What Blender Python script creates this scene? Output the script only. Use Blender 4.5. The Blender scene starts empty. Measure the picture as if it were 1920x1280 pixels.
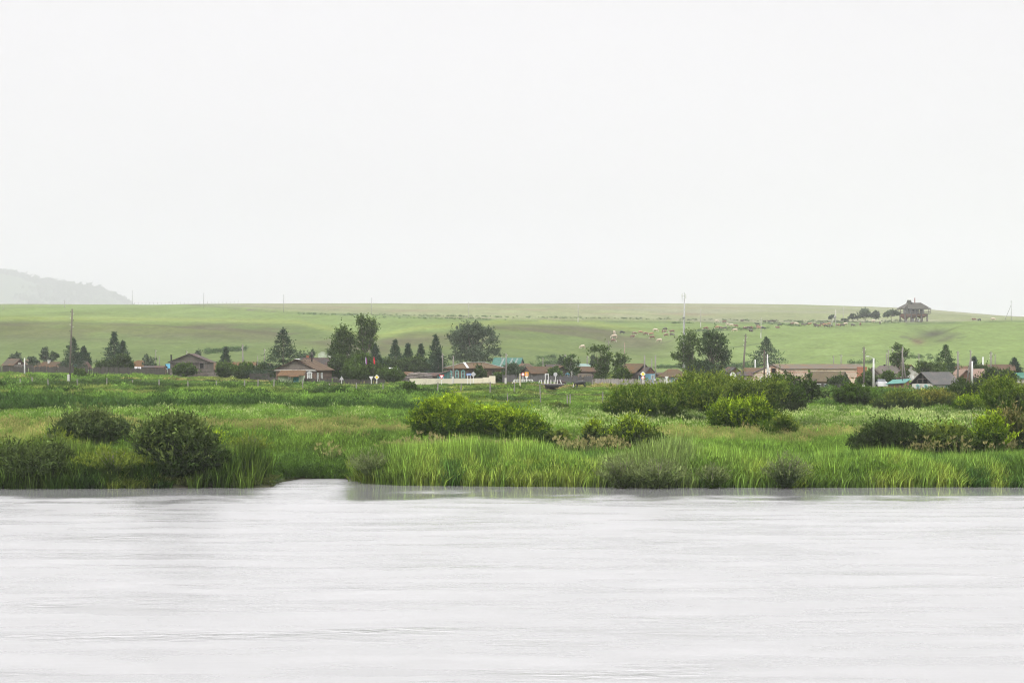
import bpy, bmesh, math, random
import numpy as np
from mathutils import Vector, Matrix
R = math.radians
F = 4330.0            # focal length in photo pixels (1920 wide)
HC = 7.3              # camera height over the river
YH = 660.0            # image row of the true horizon

# ------------------------------------------------------------------ camera, world, sun, exposure
sc = bpy.context.scene
col = sc.collection
cam = bpy.data.cameras.new("camera"); co = bpy.data.objects.new("camera", cam); col.objects.link(co)
cam.sensor_width = 36; cam.lens = F * 36 / 1920
cam.shift_y = (YH - 640) / 1920
cam.clip_start = 0.5; cam.clip_end = 20000
co.location = (0, 0, HC); co.rotation_euler = (R(90), 0, 0)
sc.camera = co

w = bpy.data.worlds.new("World"); sc.world = w; w.use_nodes = True
SUN_EL, SUN_AZ = R(46), R(228)
nt = w.node_tree; nt.nodes.clear()
def N(t, k, **kw):
    n = t.nodes.new(k)
    for a, b in kw.items(): setattr(n, a, b)
    return n
out = N(nt, 'ShaderNodeOutputWorld'); bg = N(nt, 'ShaderNodeBackground')
sky = N(nt, 'ShaderNodeTexSky', sky_type='NISHITA', sun_disc=False, sun_elevation=SUN_EL, sun_rotation=SUN_AZ)
sky.dust_density = 6
tc = N(nt, 'ShaderNodeTexCoord'); sp = N(nt, 'ShaderNodeSeparateXYZ')
nt.links.new(tc.outputs['Generated'], sp.inputs[0])
mr = N(nt, 'ShaderNodeMapRange', interpolation_type='SMOOTHSTEP')
mr.inputs['From Min'].default_value = 0.14; mr.inputs['From Max'].default_value = 0.95
mr.inputs['To Min'].default_value = 8.7; mr.inputs['To Max'].default_value = 44.0
nt.links.new(sp.outputs[2], mr.inputs['Value'])
cn = N(nt, 'ShaderNodeTexNoise'); cn.inputs['Scale'].default_value = 3.0; cn.inputs['Detail'].default_value = 4
mp = N(nt, 'ShaderNodeMapping'); mp.inputs['Scale'].default_value = (1, 1, 4)
nt.links.new(tc.outputs['Generated'], mp.inputs[0]); nt.links.new(mp.outputs[0], cn.inputs['Vector'])
mr2 = N(nt, 'ShaderNodeMapRange'); mr2.inputs['From Min'].default_value = .3; mr2.inputs['From Max'].default_value = .7
mr2.inputs['To Min'].default_value = .97; mr2.inputs['To Max'].default_value = 1.03
nt.links.new(cn.outputs['Fac'], mr2.inputs['Value'])
mu = N(nt, 'ShaderNodeMath', operation='MULTIPLY'); nt.links.new(mr.outputs[0], mu.inputs[0]); nt.links.new(mr2.outputs[0], mu.inputs[1])
cl = N(nt, 'ShaderNodeVectorMath', operation='SCALE'); cl.inputs[0].default_value = (0.995, 0.975, 0.99)
nt.links.new(mu.outputs[0], cl.inputs['Scale'])
mx = N(nt, 'ShaderNodeMix', data_type='RGBA'); mx.inputs['Factor'].default_value = 0.985   # thick cloud deck over the clear sky
nt.links.new(sky.outputs[0], mx.inputs[6]); nt.links.new(cl.outputs[0], mx.inputs[7])
nt.links.new(mx.outputs[2], bg.inputs['Color']); bg.inputs['Strength'].default_value = 0.1
nt.links.new(bg.outputs[0], out.inputs['Surface'])

sl = bpy.data.lights.new("sun", 'SUN'); sl.energy = 1.5; sl.angle = R(14); sl.color = (1, .96, .9)
so = bpy.data.objects.new("sun", sl); col.objects.link(so)
dv = Vector((math.sin(SUN_AZ) * math.cos(SUN_EL), math.cos(SUN_AZ) * math.cos(SUN_EL), math.sin(SUN_EL)))
so.rotation_euler = dv.to_track_quat('Z', 'Y').to_euler()

vs = sc.view_settings; vs.view_transform = 'Standard'; vs.look = 'None'; vs.exposure = 0; vs.gamma = 1
cy = sc.cycles
cy.use_denoising = True; cy.max_bounces = 6; cy.diffuse_bounces = 2; cy.glossy_bounces = 2; cy.transmission_bounces = 3
cy.volume_bounces = 1; cy.transparent_max_bounces = 8; cy.caustics_reflective = False; cy.caustics_refractive = False
cy.pixel_filter_type = 'BLACKMAN_HARRIS'; cy.filter_width = 1.15; cy.use_adaptive_sampling = True; cy.adaptive_threshold = 0.01

# ------------------------------------------------------------------ helpers
rng = np.random.default_rng(7)
random.seed(7)
def tag(o, label=None, cat=None, group=None, kind=None):
    if label: o['label'] = label
    if cat: o['category'] = cat
    if group: o['group'] = group
    if kind: o['kind'] = kind
    return o
def empty(name, loc, rz=0, label=None, cat=None, group=None):
    o = bpy.data.objects.new(name, None); col.objects.link(o)
    o.location = loc; o.rotation_euler = (0, 0, rz); o.empty_display_size = .2
    return tag(o, label, cat, group)
def mesh_obj(name, V, Fc, mat=None, parent=None, cols=None, smooth=False, mats=None, midx=None):
    me = bpy.data.meshes.new(name)
    V = np.asarray(V, dtype=np.float32)
    if isinstance(Fc, np.ndarray):
        nf, k = Fc.shape
        me.vertices.add(len(V)); me.vertices.foreach_set('co', V.ravel())
        me.loops.add(nf * k); me.loops.foreach_set('vertex_index', Fc.astype(np.int32).ravel())
        me.polygons.add(nf); me.polygons.foreach_set('loop_start', np.arange(0, nf * k, k, dtype=np.int32))
        me.update(calc_edges=True)
    else:
        me.from_pydata([tuple(map(float, v)) for v in V], [], Fc)
    if cols is not None:
        a = me.color_attributes.new('col', 'FLOAT_COLOR', 'POINT')
        c4 = np.ones((len(V), 4), dtype=np.float32); c4[:, :3] = cols
        a.data.foreach_set('color', c4.ravel())
    if smooth: me.polygons.foreach_set('use_smooth', np.ones(len(me.polygons), dtype=bool))
    if mat: me.materials.append(mat)
    o = bpy.data.objects.new(name, me); col.objects.link(o)
    if parent: o.parent = parent
    return o
class MB:
    """collects boxes, tubes and polygons for ONE mesh"""
    def __init__(s): s.v = []; s.f = []
    def poly(s, pts):
        n = len(s.v); s.v += [tuple(p) for p in pts]; s.f.append(tuple(range(n, n + len(pts)))); return s
    def hexa(s, p):   # 8 points: bottom 4 (ccw), top 4
        n = len(s.v); s.v += [tuple(q) for q in p]
        for f in ((3,2,1,0),(4,5,6,7),(0,1,5,4),(1,2,6,5),(2,3,7,6),(3,0,4,7)): s.f.append(tuple(n+i for i in f))
        return s
    def box(s, x0, x1, y0, y1, z0, z1):
        return s.hexa([(x0,y0,z0),(x1,y0,z0),(x1,y1,z0),(x0,y1,z0),(x0,y0,z1),(x1,y0,z1),(x1,y1,z1),(x0,y1,z1)])
    def bar(s, a, b, wx, wy=None, up=(0,0,1)):
        a = Vector(a); b = Vector(b); wy = wy or wx
        d = (b - a).normalized(); u = Vector(up)
        if abs(d.dot(u)) > .98: u = Vector((0, 1, 0))
        x = d.cross(u).normalized() * wx / 2; y = d.cross(x).normalized() * wy / 2
        return s.hexa([a-x-y, a+x-y, a+x+y, a-x+y, b-x-y, b+x-y, b+x+y, b-x+y])
    def tube(s, pts, rad, n=7):
        P = [Vector(p) for p in pts]; base = len(s.v)
        for i, p in enumerate(P):
            d = (P[min(i+1, len(P)-1)] - P[max(i-1, 0)]).normalized()
            u = Vector((1, 0, 0)) if abs(d.x) < .9 else Vector((0, 1, 0))
            x = d.cross(u).normalized(); y = d.cross(x)
            r = rad[i] if hasattr(rad, '__len__') else rad
            for k in range(n):
                a = 2 * math.pi * k / n
                s.v.append(tuple(p + (x * math.cos(a) + y * math.sin(a)) * r))
        for i in range(len(P) - 1):
            for k in range(n):
                a, b = base + i*n + k, base + i*n + (k+1) % n
                s.f.append((a, b, b + n, a + n))
        s.f.append(tuple(base + k for k in range(n))[::-1]); s.f.append(tuple(base + (len(P)-1)*n + k for k in range(n)))
        return s
    def build(s, name, mat, parent=None, smooth=False):
        return mesh_obj(name, s.v, s.f, mat, parent, smooth=smooth)

def vnoise(x, y, seed=0):
    x = np.asarray(x, float); y = np.asarray(y, float)
    xi = np.floor(x).astype(np.int64); yi = np.floor(y).astype(np.int64); fx = x - xi; fy = y - yi
    fx = fx*fx*(3-2*fx); fy = fy*fy*(3-2*fy)
    def h(a, b):
        n = (a * 374761393 + b * 668265263 + seed * 974634777) & 0xffffffff
        n = ((n ^ (n >> 13)) * 1274126177) & 0xffffffff
        return ((n ^ (n >> 16)) & 0xffff) / 65535.0
    return (h(xi,yi)*(1-fx)+h(xi+1,yi)*fx)*(1-fy) + (h(xi,yi+1)*(1-fx)+h(xi+1,yi+1)*fx)*fy
def fbm(x, y, seed=0, o=4):
    s = 0; a = .5; t = 0
    for i in range(o):
        s = s + a * vnoise(np.asarray(x) * 2**i, np.asarray(y) * 2**i, seed + i * 17); t += a; a *= .5
    return s / t
def sstep(a, b, x):
    t = np.clip((np.asarray(x, float) - a) / (b - a), 0, 1); return t*t*(3-2*t)
def lerp3(a, b, t): return np.asarray(a)[None, :] * (1 - t[:, None]) + np.asarray(b)[None, :] * t[:, None]

# ------------------------------------------------------------------ terrain heights
PXC = [-12000, 0, 250, 520, 700, 960, 1200, 1450, 1700, 1920, 14000]
ROWZ = {100:[.3]*9, 135:[.35]*9, 165:[.5]*9, 200:[.8]*9, 250:[1.1,1.1,1.05,1.,.95,.9,.9,.95,1.],
        300:[1.6,1.6,1.4,1.1,.9,.8,.9,.9,.9], 345:[2.0,1.9,1.6,1.25,1.05,.9,1.,1.0,1.0], 375:[2.1,2.0,1.7,1.5,1.6,1.25,1.1,1.1,1.1],
        430:[2.3,2.2,1.6,1.4,1.6,1.5,1.3,1.2,1.3], 500:[2.4,2.4,1.8,1.5,1.6,1.6,1.4,1.3,1.4], 600:[3.,3.,2.3,1.8,1.8,1.6,1.5,1.4,1.6]}
ROWP = {700:[684,684,686,690,694,698,700,700,698], 800:[655,655,662,668,668,681,684,681,672],
        900:[622,625,634,645,636,661,661,656,645], 1000:[603,604,612,625,611,640,641,635,622],
        1100:[598,600,603,611,601,622,625,617,608], 1250:[593,594,597,601,597,607,610,603,603.5],
        1450:[584,583,584,588,588,592,596,597,602.5], 1700:[575,576,574,576,578,578,580,586,598],
        1950:[569.5,571,568.2,568.2,569,567.6,569,576,595], 2250:[575,577,574,574,575,575,576,584,603],
        2700:[600]*9, 6600:[652]*9, 11000:[656]*9}
DG = np.concatenate([np.arange(100, 700, 5), np.arange(700, 2300, 12.5), np.arange(2300, 11000, 150)])
PG = np.arange(-400, 2321, 20)
def _table():
    Ds = sorted(list(ROWZ) + list(ROWP)); Z = []
    for D in Ds:
        r = ROWZ[D] if D in ROWZ else [HC - (p - YH) * D / F for p in ROWP[D]]
        Z.append(np.interp(PG, PXC, [r[0]] + r + [r[-1]]))
    Z = np.array(Z)
    T = np.array([np.interp(DG, Ds, Z[:, i]) for i in range(len(PG))]).T
    k = np.array([1, 4, 6, 4, 1.]) / 16
    for _ in range(6):
        A = np.pad(T, ((0, 0), (2, 2)), 'edge'); T = sum(k[i] * A[:, i:i+T.shape[1]] for i in range(5))
    for _ in range(3):
        A = np.pad(T, ((2, 2), (0, 0)), 'edge'); T = sum(k[i] * A[i:i+T.shape[0], :] for i in range(5))
    return T
TAB = _table()
SH_P = [-12000, 0, 250, 480, 512, 522, 560, 640, 668, 700, 760, 960, 1150, 1220, 1290, 1500, 1700, 1920, 14000]
SH_D = [123.6, 123.6, 124.0, 124.4, 124.8, 129, 132.6, 133, 130.5, 128.6, 127, 126, 125.3, 124.6, 124.6, 125, 125.3, 125.4, 125.4]
def shore(px): return np.interp(px, SH_P, SH_D)
def height(px, D):
    px = np.asarray(px, float); D = np.asarray(D, float)
    fi = np.interp(D, DG, np.arange(len(DG))); fj = np.clip((px - PG[0]) / 20, 0, len(PG) - 1)
    i = np.clip(np.floor(fi).astype(int), 0, len(DG)-2); j = np.clip(np.floor(fj).astype(int), 0, len(PG)-2)
    a = fi - i; b = fj - j
    z = (TAB[i,j]*(1-b)+TAB[i,j+1]*b)*(1-a) + (TAB[i+1,j]*(1-b)+TAB[i+1,j+1]*b)*a
    X = (px - 960) * D / F
    far = sstep(620, 900, D)
    z = z + (fbm(X/9, D/9, 3)-.5)*.5*sstep(130, 160, D)*(1-far) + (fbm(X/60, D/80, 5)-.5)*6.5*far*(1-sstep(1500,1900,D)) + (vnoise(X/25, D/18, 9)-.5)*.5*far
    # road bank that crosses the picture behind the meadow, cut by the culvert under the bridge
    z = z + .35*np.exp(-((D-388)/9)**2)*sstep(700, 900, px)*(1-sstep(1300, 1400, px))
    z = z - 1.7*np.exp(-((px-1035)/19)**4)*np.exp(-((D-372)/27)**4)*.62
    # eroded hollow on the right hillside
    gx = (px-1742)/46; gy = (D-1085)/75
    z = z - 5.5*np.exp(-(gx**2+gy**2)**1.6) + 1.8*np.exp(-(((px-1800)/40)**2+((D-1010)/40)**2))
    z = z - 1.6*np.exp(-((px-1690)/28)**2-((D-1010)/40)**2)
    # ditch and low mound in the middle meadow
    z = z - .5*np.exp(-((D-318-(px-930)*.05)/6)**2)*np.exp(-((px-930)/75)**4)
    z = z + .5*np.exp(-((px-900)/130)**2-((D-345)/18)**2)
    s = sstep(0, 1, (D - shore(px) + 2.6) / 4 + (vnoise(X/1.7, D/3, 4)-.5)*.22)
    return np.where(D < 150, -1.6 + (z + 1.6) * s, z)
def h1(px, D): return float(height(np.array([px]), np.array([D]))[0])
def gp(px, D, dz=0):
    return Vector(((px - 960) * D / F, D, h1(px, D) + dz))
def wp(px, py, D): return Vector(((px - 960) * D / F, D, HC - (py - YH) * D / F))
def zpy(py, D): return HC - (py - YH) * D / F
_Dl = np.concatenate([np.arange(123, 420, 1.), np.arange(420, 2300, 5.)])
def Dof(px, py):
    """distance at which the ground in column px shows at image row py"""
    z = height(np.full(len(_Dl), float(px)), _Dl); rows = YH + F * (HC - z) / _Dl
    m = np.minimum.accumulate(rows); k = np.argmax(m <= py)
    return float(_Dl[k]) if m[k] <= py else 1900.
_pc = np.arange(-700, 2640, 20.)
_rowgrid = np.array([np.minimum.accumulate(YH + F*(HC - height(np.full(len(_Dl), p), _Dl))/_Dl) for p in _pc])
def DofV(px, py):
    idx = np.clip(np.round((px - _pc[0]) / 20).astype(int), 0, len(_pc) - 1)
    r = np.empty(len(px))
    for k in np.unique(idx):
        m = idx == k
        r[m] = np.interp(-py[m], -_rowgrid[k], _Dl)
    return r

# ------------------------------------------------------------------ materials
MATS = {}
def newmat(name):
    m = bpy.data.materials.new(name); m.use_nodes = True; m.node_tree.nodes.clear()
    t = m.node_tree; o = N(t, 'ShaderNodeOutputMaterial'); return m, t, o
def mat(name, c, rough=.8, var=.25, scale=6., bump=.0, metal=0., c2=None, c2amt=.5, stretch=(1,1,1), planks=None, plank_c=None, spec=.3, wave=None):
    """object-space procedural surface: noise tint, stain colour c2, optional boards (planks=(axis, size)), optional corrugation"""
    if name in MATS: return MATS[name]
    if 'roof' in name or 'slate' in name or name == 'corrugated_grey': c = [q*.5 for q in c]; c2 = [q*.5 for q in c2] if c2 else None; rough = .95; spec = .08; c = (c[0]*.98, c[1], c[2]*.92)
    m, t, o = newmat(name); L = t.links.new
    p = N(t, 'ShaderNodeBsdfPrincipled'); p.inputs['Roughness'].default_value = rough; p.inputs['Metallic'].default_value = metal
    p.inputs['Specular IOR Level'].default_value = spec
    tcn = N(t, 'ShaderNodeTexCoord'); mpn = N(t, 'ShaderNodeMapping'); mpn.inputs['Scale'].default_value = stretch
    L(tcn.outputs['Object'], mpn.inputs[0])
    n1 = N(t, 'ShaderNodeTexNoise'); n1.inputs['Scale'].default_value = scale; n1.inputs['Detail'].default_value = 5; L(mpn.outputs[0], n1.inputs['Vector'])
    n2 = N(t, 'ShaderNodeTexNoise'); n2.inputs['Scale'].default_value = .7; n2.inputs['Detail'].default_value = 6; n2.inputs['Roughness'].default_value = .65; L(mpn.outputs[0], n2.inputs['Vector'])
    r1 = N(t, 'ShaderNodeMapRange'); r1.inputs['From Min'].default_value = .3; r1.inputs['From Max'].default_value = .7
    r1.inputs['To Min'].default_value = 1 - var; r1.inputs['To Max'].default_value = 1 + var; L(n1.outputs['Fac'], r1.inputs['Value'])
    mxn = N(t, 'ShaderNodeMix', data_type='RGBA'); mxn.inputs[6].default_value = (*c, 1); mxn.inputs[7].default_value = (*(c2 or [q*.7 for q in c]), 1)
    rr = N(t, 'ShaderNodeMapRange'); rr.inputs['From Min'].default_value = .62 - c2amt*.3; rr.inputs['From Max'].default_value = .68 - c2amt*.1
    L(n2.outputs['Fac'], rr.inputs['Value']); L(rr.outputs[0], mxn.inputs['Factor'])
    cur = mxn.outputs[2]
    sc_ = N(t, 'ShaderNodeVectorMath', operation='SCALE'); L(cur, sc_.inputs[0]); L(r1.outputs[0], sc_.inputs['Scale']); cur = sc_.outputs[0]
    hgt = n1.outputs['Fac']
    if planks:
        ax, size = planks
        sx = N(t, 'ShaderNodeSeparateXYZ'); L(tcn.outputs['Object'], sx.inputs[0])
        md = N(t, 'ShaderNodeMath', operation='DIVIDE'); L(sx.outputs[ax], md.inputs[0]); md.inputs[1].default_value = size
        fr = N(t, 'ShaderNodeMath', operation='FRACT'); L(md.outputs[0], fr.inputs[0])
        fl = N(t, 'ShaderNodeMath', operation='FLOOR'); L(md.outputs[0], fl.inputs[0])
        wn = N(t, 'ShaderNodeTexWhiteNoise', noise_dimensions='1D'); L(fl.outputs[0], wn.inputs['W'])
        r2 = N(t, 'ShaderNodeMapRange'); r2.inputs['To Min'].default_value = .72; r2.inputs['To Max'].default_value = 1.25; L(wn.outputs['Value'], r2.inputs['Value'])
        s2 = N(t, 'ShaderNodeVectorMath', operation='SCALE'); L(cur, s2.inputs[0]); L(r2.outputs[0], s2.inputs['Scale']); cur = s2.outputs[0]
        lt = N(t, 'ShaderNodeMath', operation='LESS_THAN'); L(fr.outputs[0], lt.inputs[0]); lt.inputs[1].default_value = .16
        m3 = N(t, 'ShaderNodeMix', data_type='RGBA'); L(lt.outputs[0], m3.inputs['Factor']); L(cur, m3.inputs[6]); m3.inputs[7].default_value = (*(plank_c or [q*.35 for q in c]), 1)
        cur = m3.outputs[2]
    if wave:
        sx = N(t, 'ShaderNodeSeparateXYZ'); L(tcn.outputs['Object'], sx.inputs[0])
        md = N(t, 'ShaderNodeMath', operation='MULTIPLY'); L(sx.outputs[wave[0]], md.inputs[0]); md.inputs[1].default_value = 6.283 / wave[1]
        sn = N(t, 'ShaderNodeMath', operation='SINE'); L(md.outputs[0], sn.inputs[0]); hgt = sn.outputs[0]
    L(cur, p.inputs['Base Color'])
    if bump or wave:
        b = N(t, 'ShaderNodeBump'); b.inputs['Strength'].default_value = bump or .5; b.inputs['Distance'].default_value = .05; L(hgt, b.inputs['Height']); L(b.outputs[0], p.inputs['Normal'])
    L(p.outputs[0], o.inputs[0]); MATS[name] = m; return m

def foliage_mat(name, instancer=False, transl=.3, mul=1.0):
    m, t, o = newmat(name); L = t.links.new
    a = N(t, 'ShaderNodeAttribute', attribute_name='col')
    c = a.outputs['Color']
    if instancer:
        b = N(t, 'ShaderNodeAttribute', attribute_name='icol', attribute_type='INSTANCER')
        mm = N(t, 'ShaderNodeMix', data_type='RGBA', blend_type='MULTIPLY'); mm.inputs['Factor'].default_value = 1
        L(c, mm.inputs[6]); L(b.outputs['Color'], mm.inputs[7]); c = mm.outputs[2]
    d = N(t, 'ShaderNodeBsdfDiffuse'); tr = N(t, 'ShaderNodeBsdfTranslucent'); ms = N(t, 'ShaderNodeMixShader'); ms.inputs[0].default_value = transl
    L(c, d.inputs[0]); L(c, tr.inputs[0]); L(d.outputs[0], ms.inputs[1]); L(tr.outputs[0], ms.inputs[2]); L(ms.outputs[0], o.inputs[0])
    return m
M_LEAF = foliage_mat('leaf', transl=.12)
M_TUFT = foliage_mat('tuft', True, .22)
M_BARK = mat('bark', (.12,.10,.08), var=.3, scale=8)
M_BIRCH = mat('birch_bark', (.72,.70,.66), c2=(.08,.07,.06), c2amt=.55, stretch=(1,1,5))

# ground
def ground_mat():
    m, t, o = newmat('meadow_ground'); L = t.links.new
    a = N(t, 'ShaderNodeAttribute', attribute_name='col'); g = N(t, 'ShaderNodeNewGeometry')
    cur = a.outputs['Color']
    for scl, amt, st in ((.5, .22, (1,.5,1)), (.09, .16, (1,.35,1)), (.018, .14, (1,.4,1))):
        mpn = N(t, 'ShaderNodeMapping'); mpn.inputs['Scale'].default_value = st; L(g.outputs['Position'], mpn.inputs[0])
        n = N(t, 'ShaderNodeTexNoise'); n.inputs['Scale'].default_value = scl; n.inputs['Detail'].default_value = 6; n.inputs['Roughness'].default_value = .6; L(mpn.outputs[0], n.inputs['Vector'])
        r = N(t, 'ShaderNodeMapRange'); r.inputs['From Min'].default_value = .3; r.inputs['From Max'].default_value = .7; r.inputs['To Min'].default_value = 1-amt; r.inputs['To Max'].default_value = 1+amt
        L(n.outputs['Fac'], r.inputs['Value']); s = N(t, 'ShaderNodeVectorMath', operation='SCALE'); L(cur, s.inputs[0]); L(r.outputs[0], s.inputs['Scale']); cur = s.outputs[0]
    d = N(t, 'ShaderNodeBsdfDiffuse'); L(cur, d.inputs[0])
    b = N(t, 'ShaderNodeBump'); b.inputs['Strength'].default_value = .5; b.inputs['Distance'].default_value = .5
    n = N(t, 'ShaderNodeTexNoise'); n.inputs['Scale'].default_value = .6; n.inputs['Detail'].default_value = 6; L(g.outputs['Position'], n.inputs['Vector']); L(n.outputs['Fac'], b.inputs['Height']); L(b.outputs[0], d.inputs['Normal'])
    L(d.outputs[0], o.inputs[0]); return m
M_GROUND = ground_mat()

G_LIGHT = np.array([.100,.137,.046]); G_PALE = np.array([.135,.148,.078]); G_BROWN = np.array([.062,.056,.036]); G_MARSH = np.array([.04,.065,.018])
G_STRAW = np.array([.22,.19,.10]); G_EARTH = np.array([.14,.075,.05])
def line_mask(px, py, pts, wd):
    xs = [p[0] for p in pts]; ys = [p[1] for p in pts]
    return np.exp(-((py - np.interp(px, xs, ys)) / wd)**2) * (px > xs[0]) * (px < xs[-1])
def ground_col(px, D, z):
    X = (px - 960) * D / F; py = YH + F*(HC - z)/D
    n = len(px); c = np.tile(G_MARSH, (n, 1))
    def blend(c, tgt, t): t = np.clip(t, 0, 1)[:, None]; return c*(1-t) + np.asarray(tgt)[None, :]*t
    c = blend(c, [.06,.09,.025], sstep(290, 370, D))
    c = blend(c, G_LIGHT, sstep(450, 640, D))
    # browner grass in patches; slope shading painted as darker faces and lighter crests
    slope = sstep(700, 820, D)*(1-sstep(960, 1060, D))
    crest = np.interp(px, [-400,0,250,420,560,640,700,780,960,1080,1160,1240,1300], [600,600,601,603,606,625,636,618,605,606,616,628,640])
    face = sstep(-3, 9, py - crest)*(1-sstep(690, 712, py))*sstep(600, 700, D)*(1-sstep(1180, 1300, px))
    c = blend(c, [.066,.088,.034], .75*face)
    c = blend(c, G_BROWN, .85*face*sstep(.38, .58, fbm(X/26+5, D/45, 21))*np.exp(-((py-crest-14)/22)**2))
    c = blend(c, [.125,.15,.045], .8*np.exp(-((py-crest+3)/4.)**2)*sstep(700,800,D)*(1-sstep(1150,1250,px)))
    c = blend(c, [.078,.10,.03], .5*sstep(.5, .7, fbm(X/90, D/45, 22))*sstep(650, 800, D))
    # paler, partly flowering field above the fence line
    fl = np.interp(px, [-400, 380, 560, 960, 1500, 1700, 1920], [574, 572, 586, 600, 606, 606, 601])
    up = sstep(0, 3, fl - py)
    c = blend(c, G_PALE, up*.85)
    c = blend(c, [.14,.105,.075], up*.6*sstep(.5,.7,fbm(X/60, D/25, 30))*sstep(350,500,px)*(1-sstep(1350,1500,px)))
    c = blend(c, [.155,.155,.11], up*.6*sstep(.42,.6,fbm(X/110, D/40, 31))*sstep(1000,1250,px))
    # darker weeds along that line, wheel tracks
    c = blend(c, [.055,.08,.04], .7*np.exp(-((py-fl-1)/1.6)**2)*sstep(500,600,px)*(D>900)*sstep(.3,.5,vnoise(X/8,D/30,8)))
    for pts, wd, a, cc in ((((352,572),(400,574),(460,580),(515,584)), .7, .8, (.10,.09,.07)), (((300,569),(400,571),(520,577),(640,582)), .6, .5, (.10,.10,.07)),
                       (((1350,654),(1400,648),(1440,641)), .8, .8, (.07,.09,.04)), (((1120,652),(1200,648),(1255,640),(1275,628)), 1.6, .5, (.10,.10,.06)),
                       (((1000,690),(1200,672),(1300,660)), 1.1, .4, (.11,.13,.05)), (((1400,658),(1500,654),(1620,648),(1700,640)), .9, .5, (.11,.14,.05)),
                       (((1250,700),(1400,676),(1560,667),(1700,664)), 1.1, .35, (.11,.14,.05)),
                       (((1685,631),(1700,632),(1718,639),(1732,646)), 1.5, .95, (.06,.05,.04)), (((1795,634),(1815,630)), .9, .9, (.06,.07,.04)), (((1290,621),(1420,617)), 1.0, .5, (.07,.10,.04))):
        c = blend(c, np.array(cc)*.75, min(1, a*1.5)*line_mask(px, py, pts, wd*1.25)*(D > 640)*(.45+.9*vnoise(X/6, D/12, 61)))
    c = blend(c, [.085,.055,.04], .8*np.exp(-((px-1722)/13)**2-((py-640)/6)**2)*(D>800))
    c = blend(c, [.045,.045,.03], .95*np.exp(-(((px-1745)-(630-py)*1.3)/28)**2-((py-626)/9)**2)*(D>800))
    c = blend(c, [.05,.048,.032], .8*np.exp(-(((px-1785)-(630-py)*2.2)/13)**2-((py-634)/9)**2)*(D>800))
    # village ground and bare earth
    c = blend(c, G_STRAW, .7*np.exp(-((D-395)/13)**2)*sstep(.35,.6,fbm(X/7, D/5, 41)))
    c = blend(c, [.17,.075,.055], 1.*np.exp(-((px-960)/60)**4)*np.exp(-((D-322-(px-930)*.05)/4.5)**2))
    c = blend(c, [.10,.085,.06], .9*np.exp(-((px-1040)/38)**4)*np.exp(-((D-388)/16)**2))
    c = blend(c, [.05,.045,.03], 1-sstep(.0, .3, z))
    return c
def build_ground():
    pxs = np.concatenate([np.linspace(-4200, -480, 40), np.arange(-440, 2380, 6.), np.linspace(2420, 6200, 40)])
    Ds = np.concatenate([np.arange(100, 121, 4.), np.arange(121, 150, .6), np.arange(150, 440, 2.5), np.arange(440, 700, 5), np.arange(700, 1300, 4.), np.arange(1300, 2300, 10), np.arange(2300, 10800, 200)])
    PX, DD = np.meshgrid(pxs, Ds); z = height(PX.ravel(), DD.ravel())
    V = np.stack([(PX.ravel()-960)*DD.ravel()/F, DD.ravel(), z], 1)
    nc = len(pxs); i, j = np.meshgrid(np.arange(len(Ds)-1), np.arange(nc-1), indexing='ij'); a = (i*nc+j).ravel()
    Q = np.stack([a, a+1, a+nc+1, a+nc], 1)
    o = mesh_obj('ground', V, Q, M_GROUND, cols=ground_col(PX.ravel(), DD.ravel(), z), smooth=True); tag(o, kind='structure')
    # the near bank the photographer stands on, and the bed of the river
    xs = np.linspace(-420, 420, 141); ys = np.concatenate([np.linspace(-280, 0, 30), np.linspace(1, 101, 51)])
    X, Y = np.meshgrid(xs, ys); X = X.ravel(); Y = Y.ravel()
    z = -1.9 + 7.4*(1-sstep(1, 16, Y + 2*(vnoise(X/8, Y/8, 2)-.5)))+(fbm(X/5, Y/5, 6)-.5)*.3
    nc = len(xs); i, j = np.meshgrid(np.arange(len(ys)-1), np.arange(nc-1), indexing='ij'); a = (i*nc+j).ravel()
    o = mesh_obj('riverbank', np.stack([X, Y, z], 1), np.stack([a, a+1, a+nc+1, a+nc], 1), M_GROUND, cols=np.tile(G_MARSH*1.3, (len(X), 1)), smooth=True); tag(o, kind='structure')
build_ground()

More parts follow.
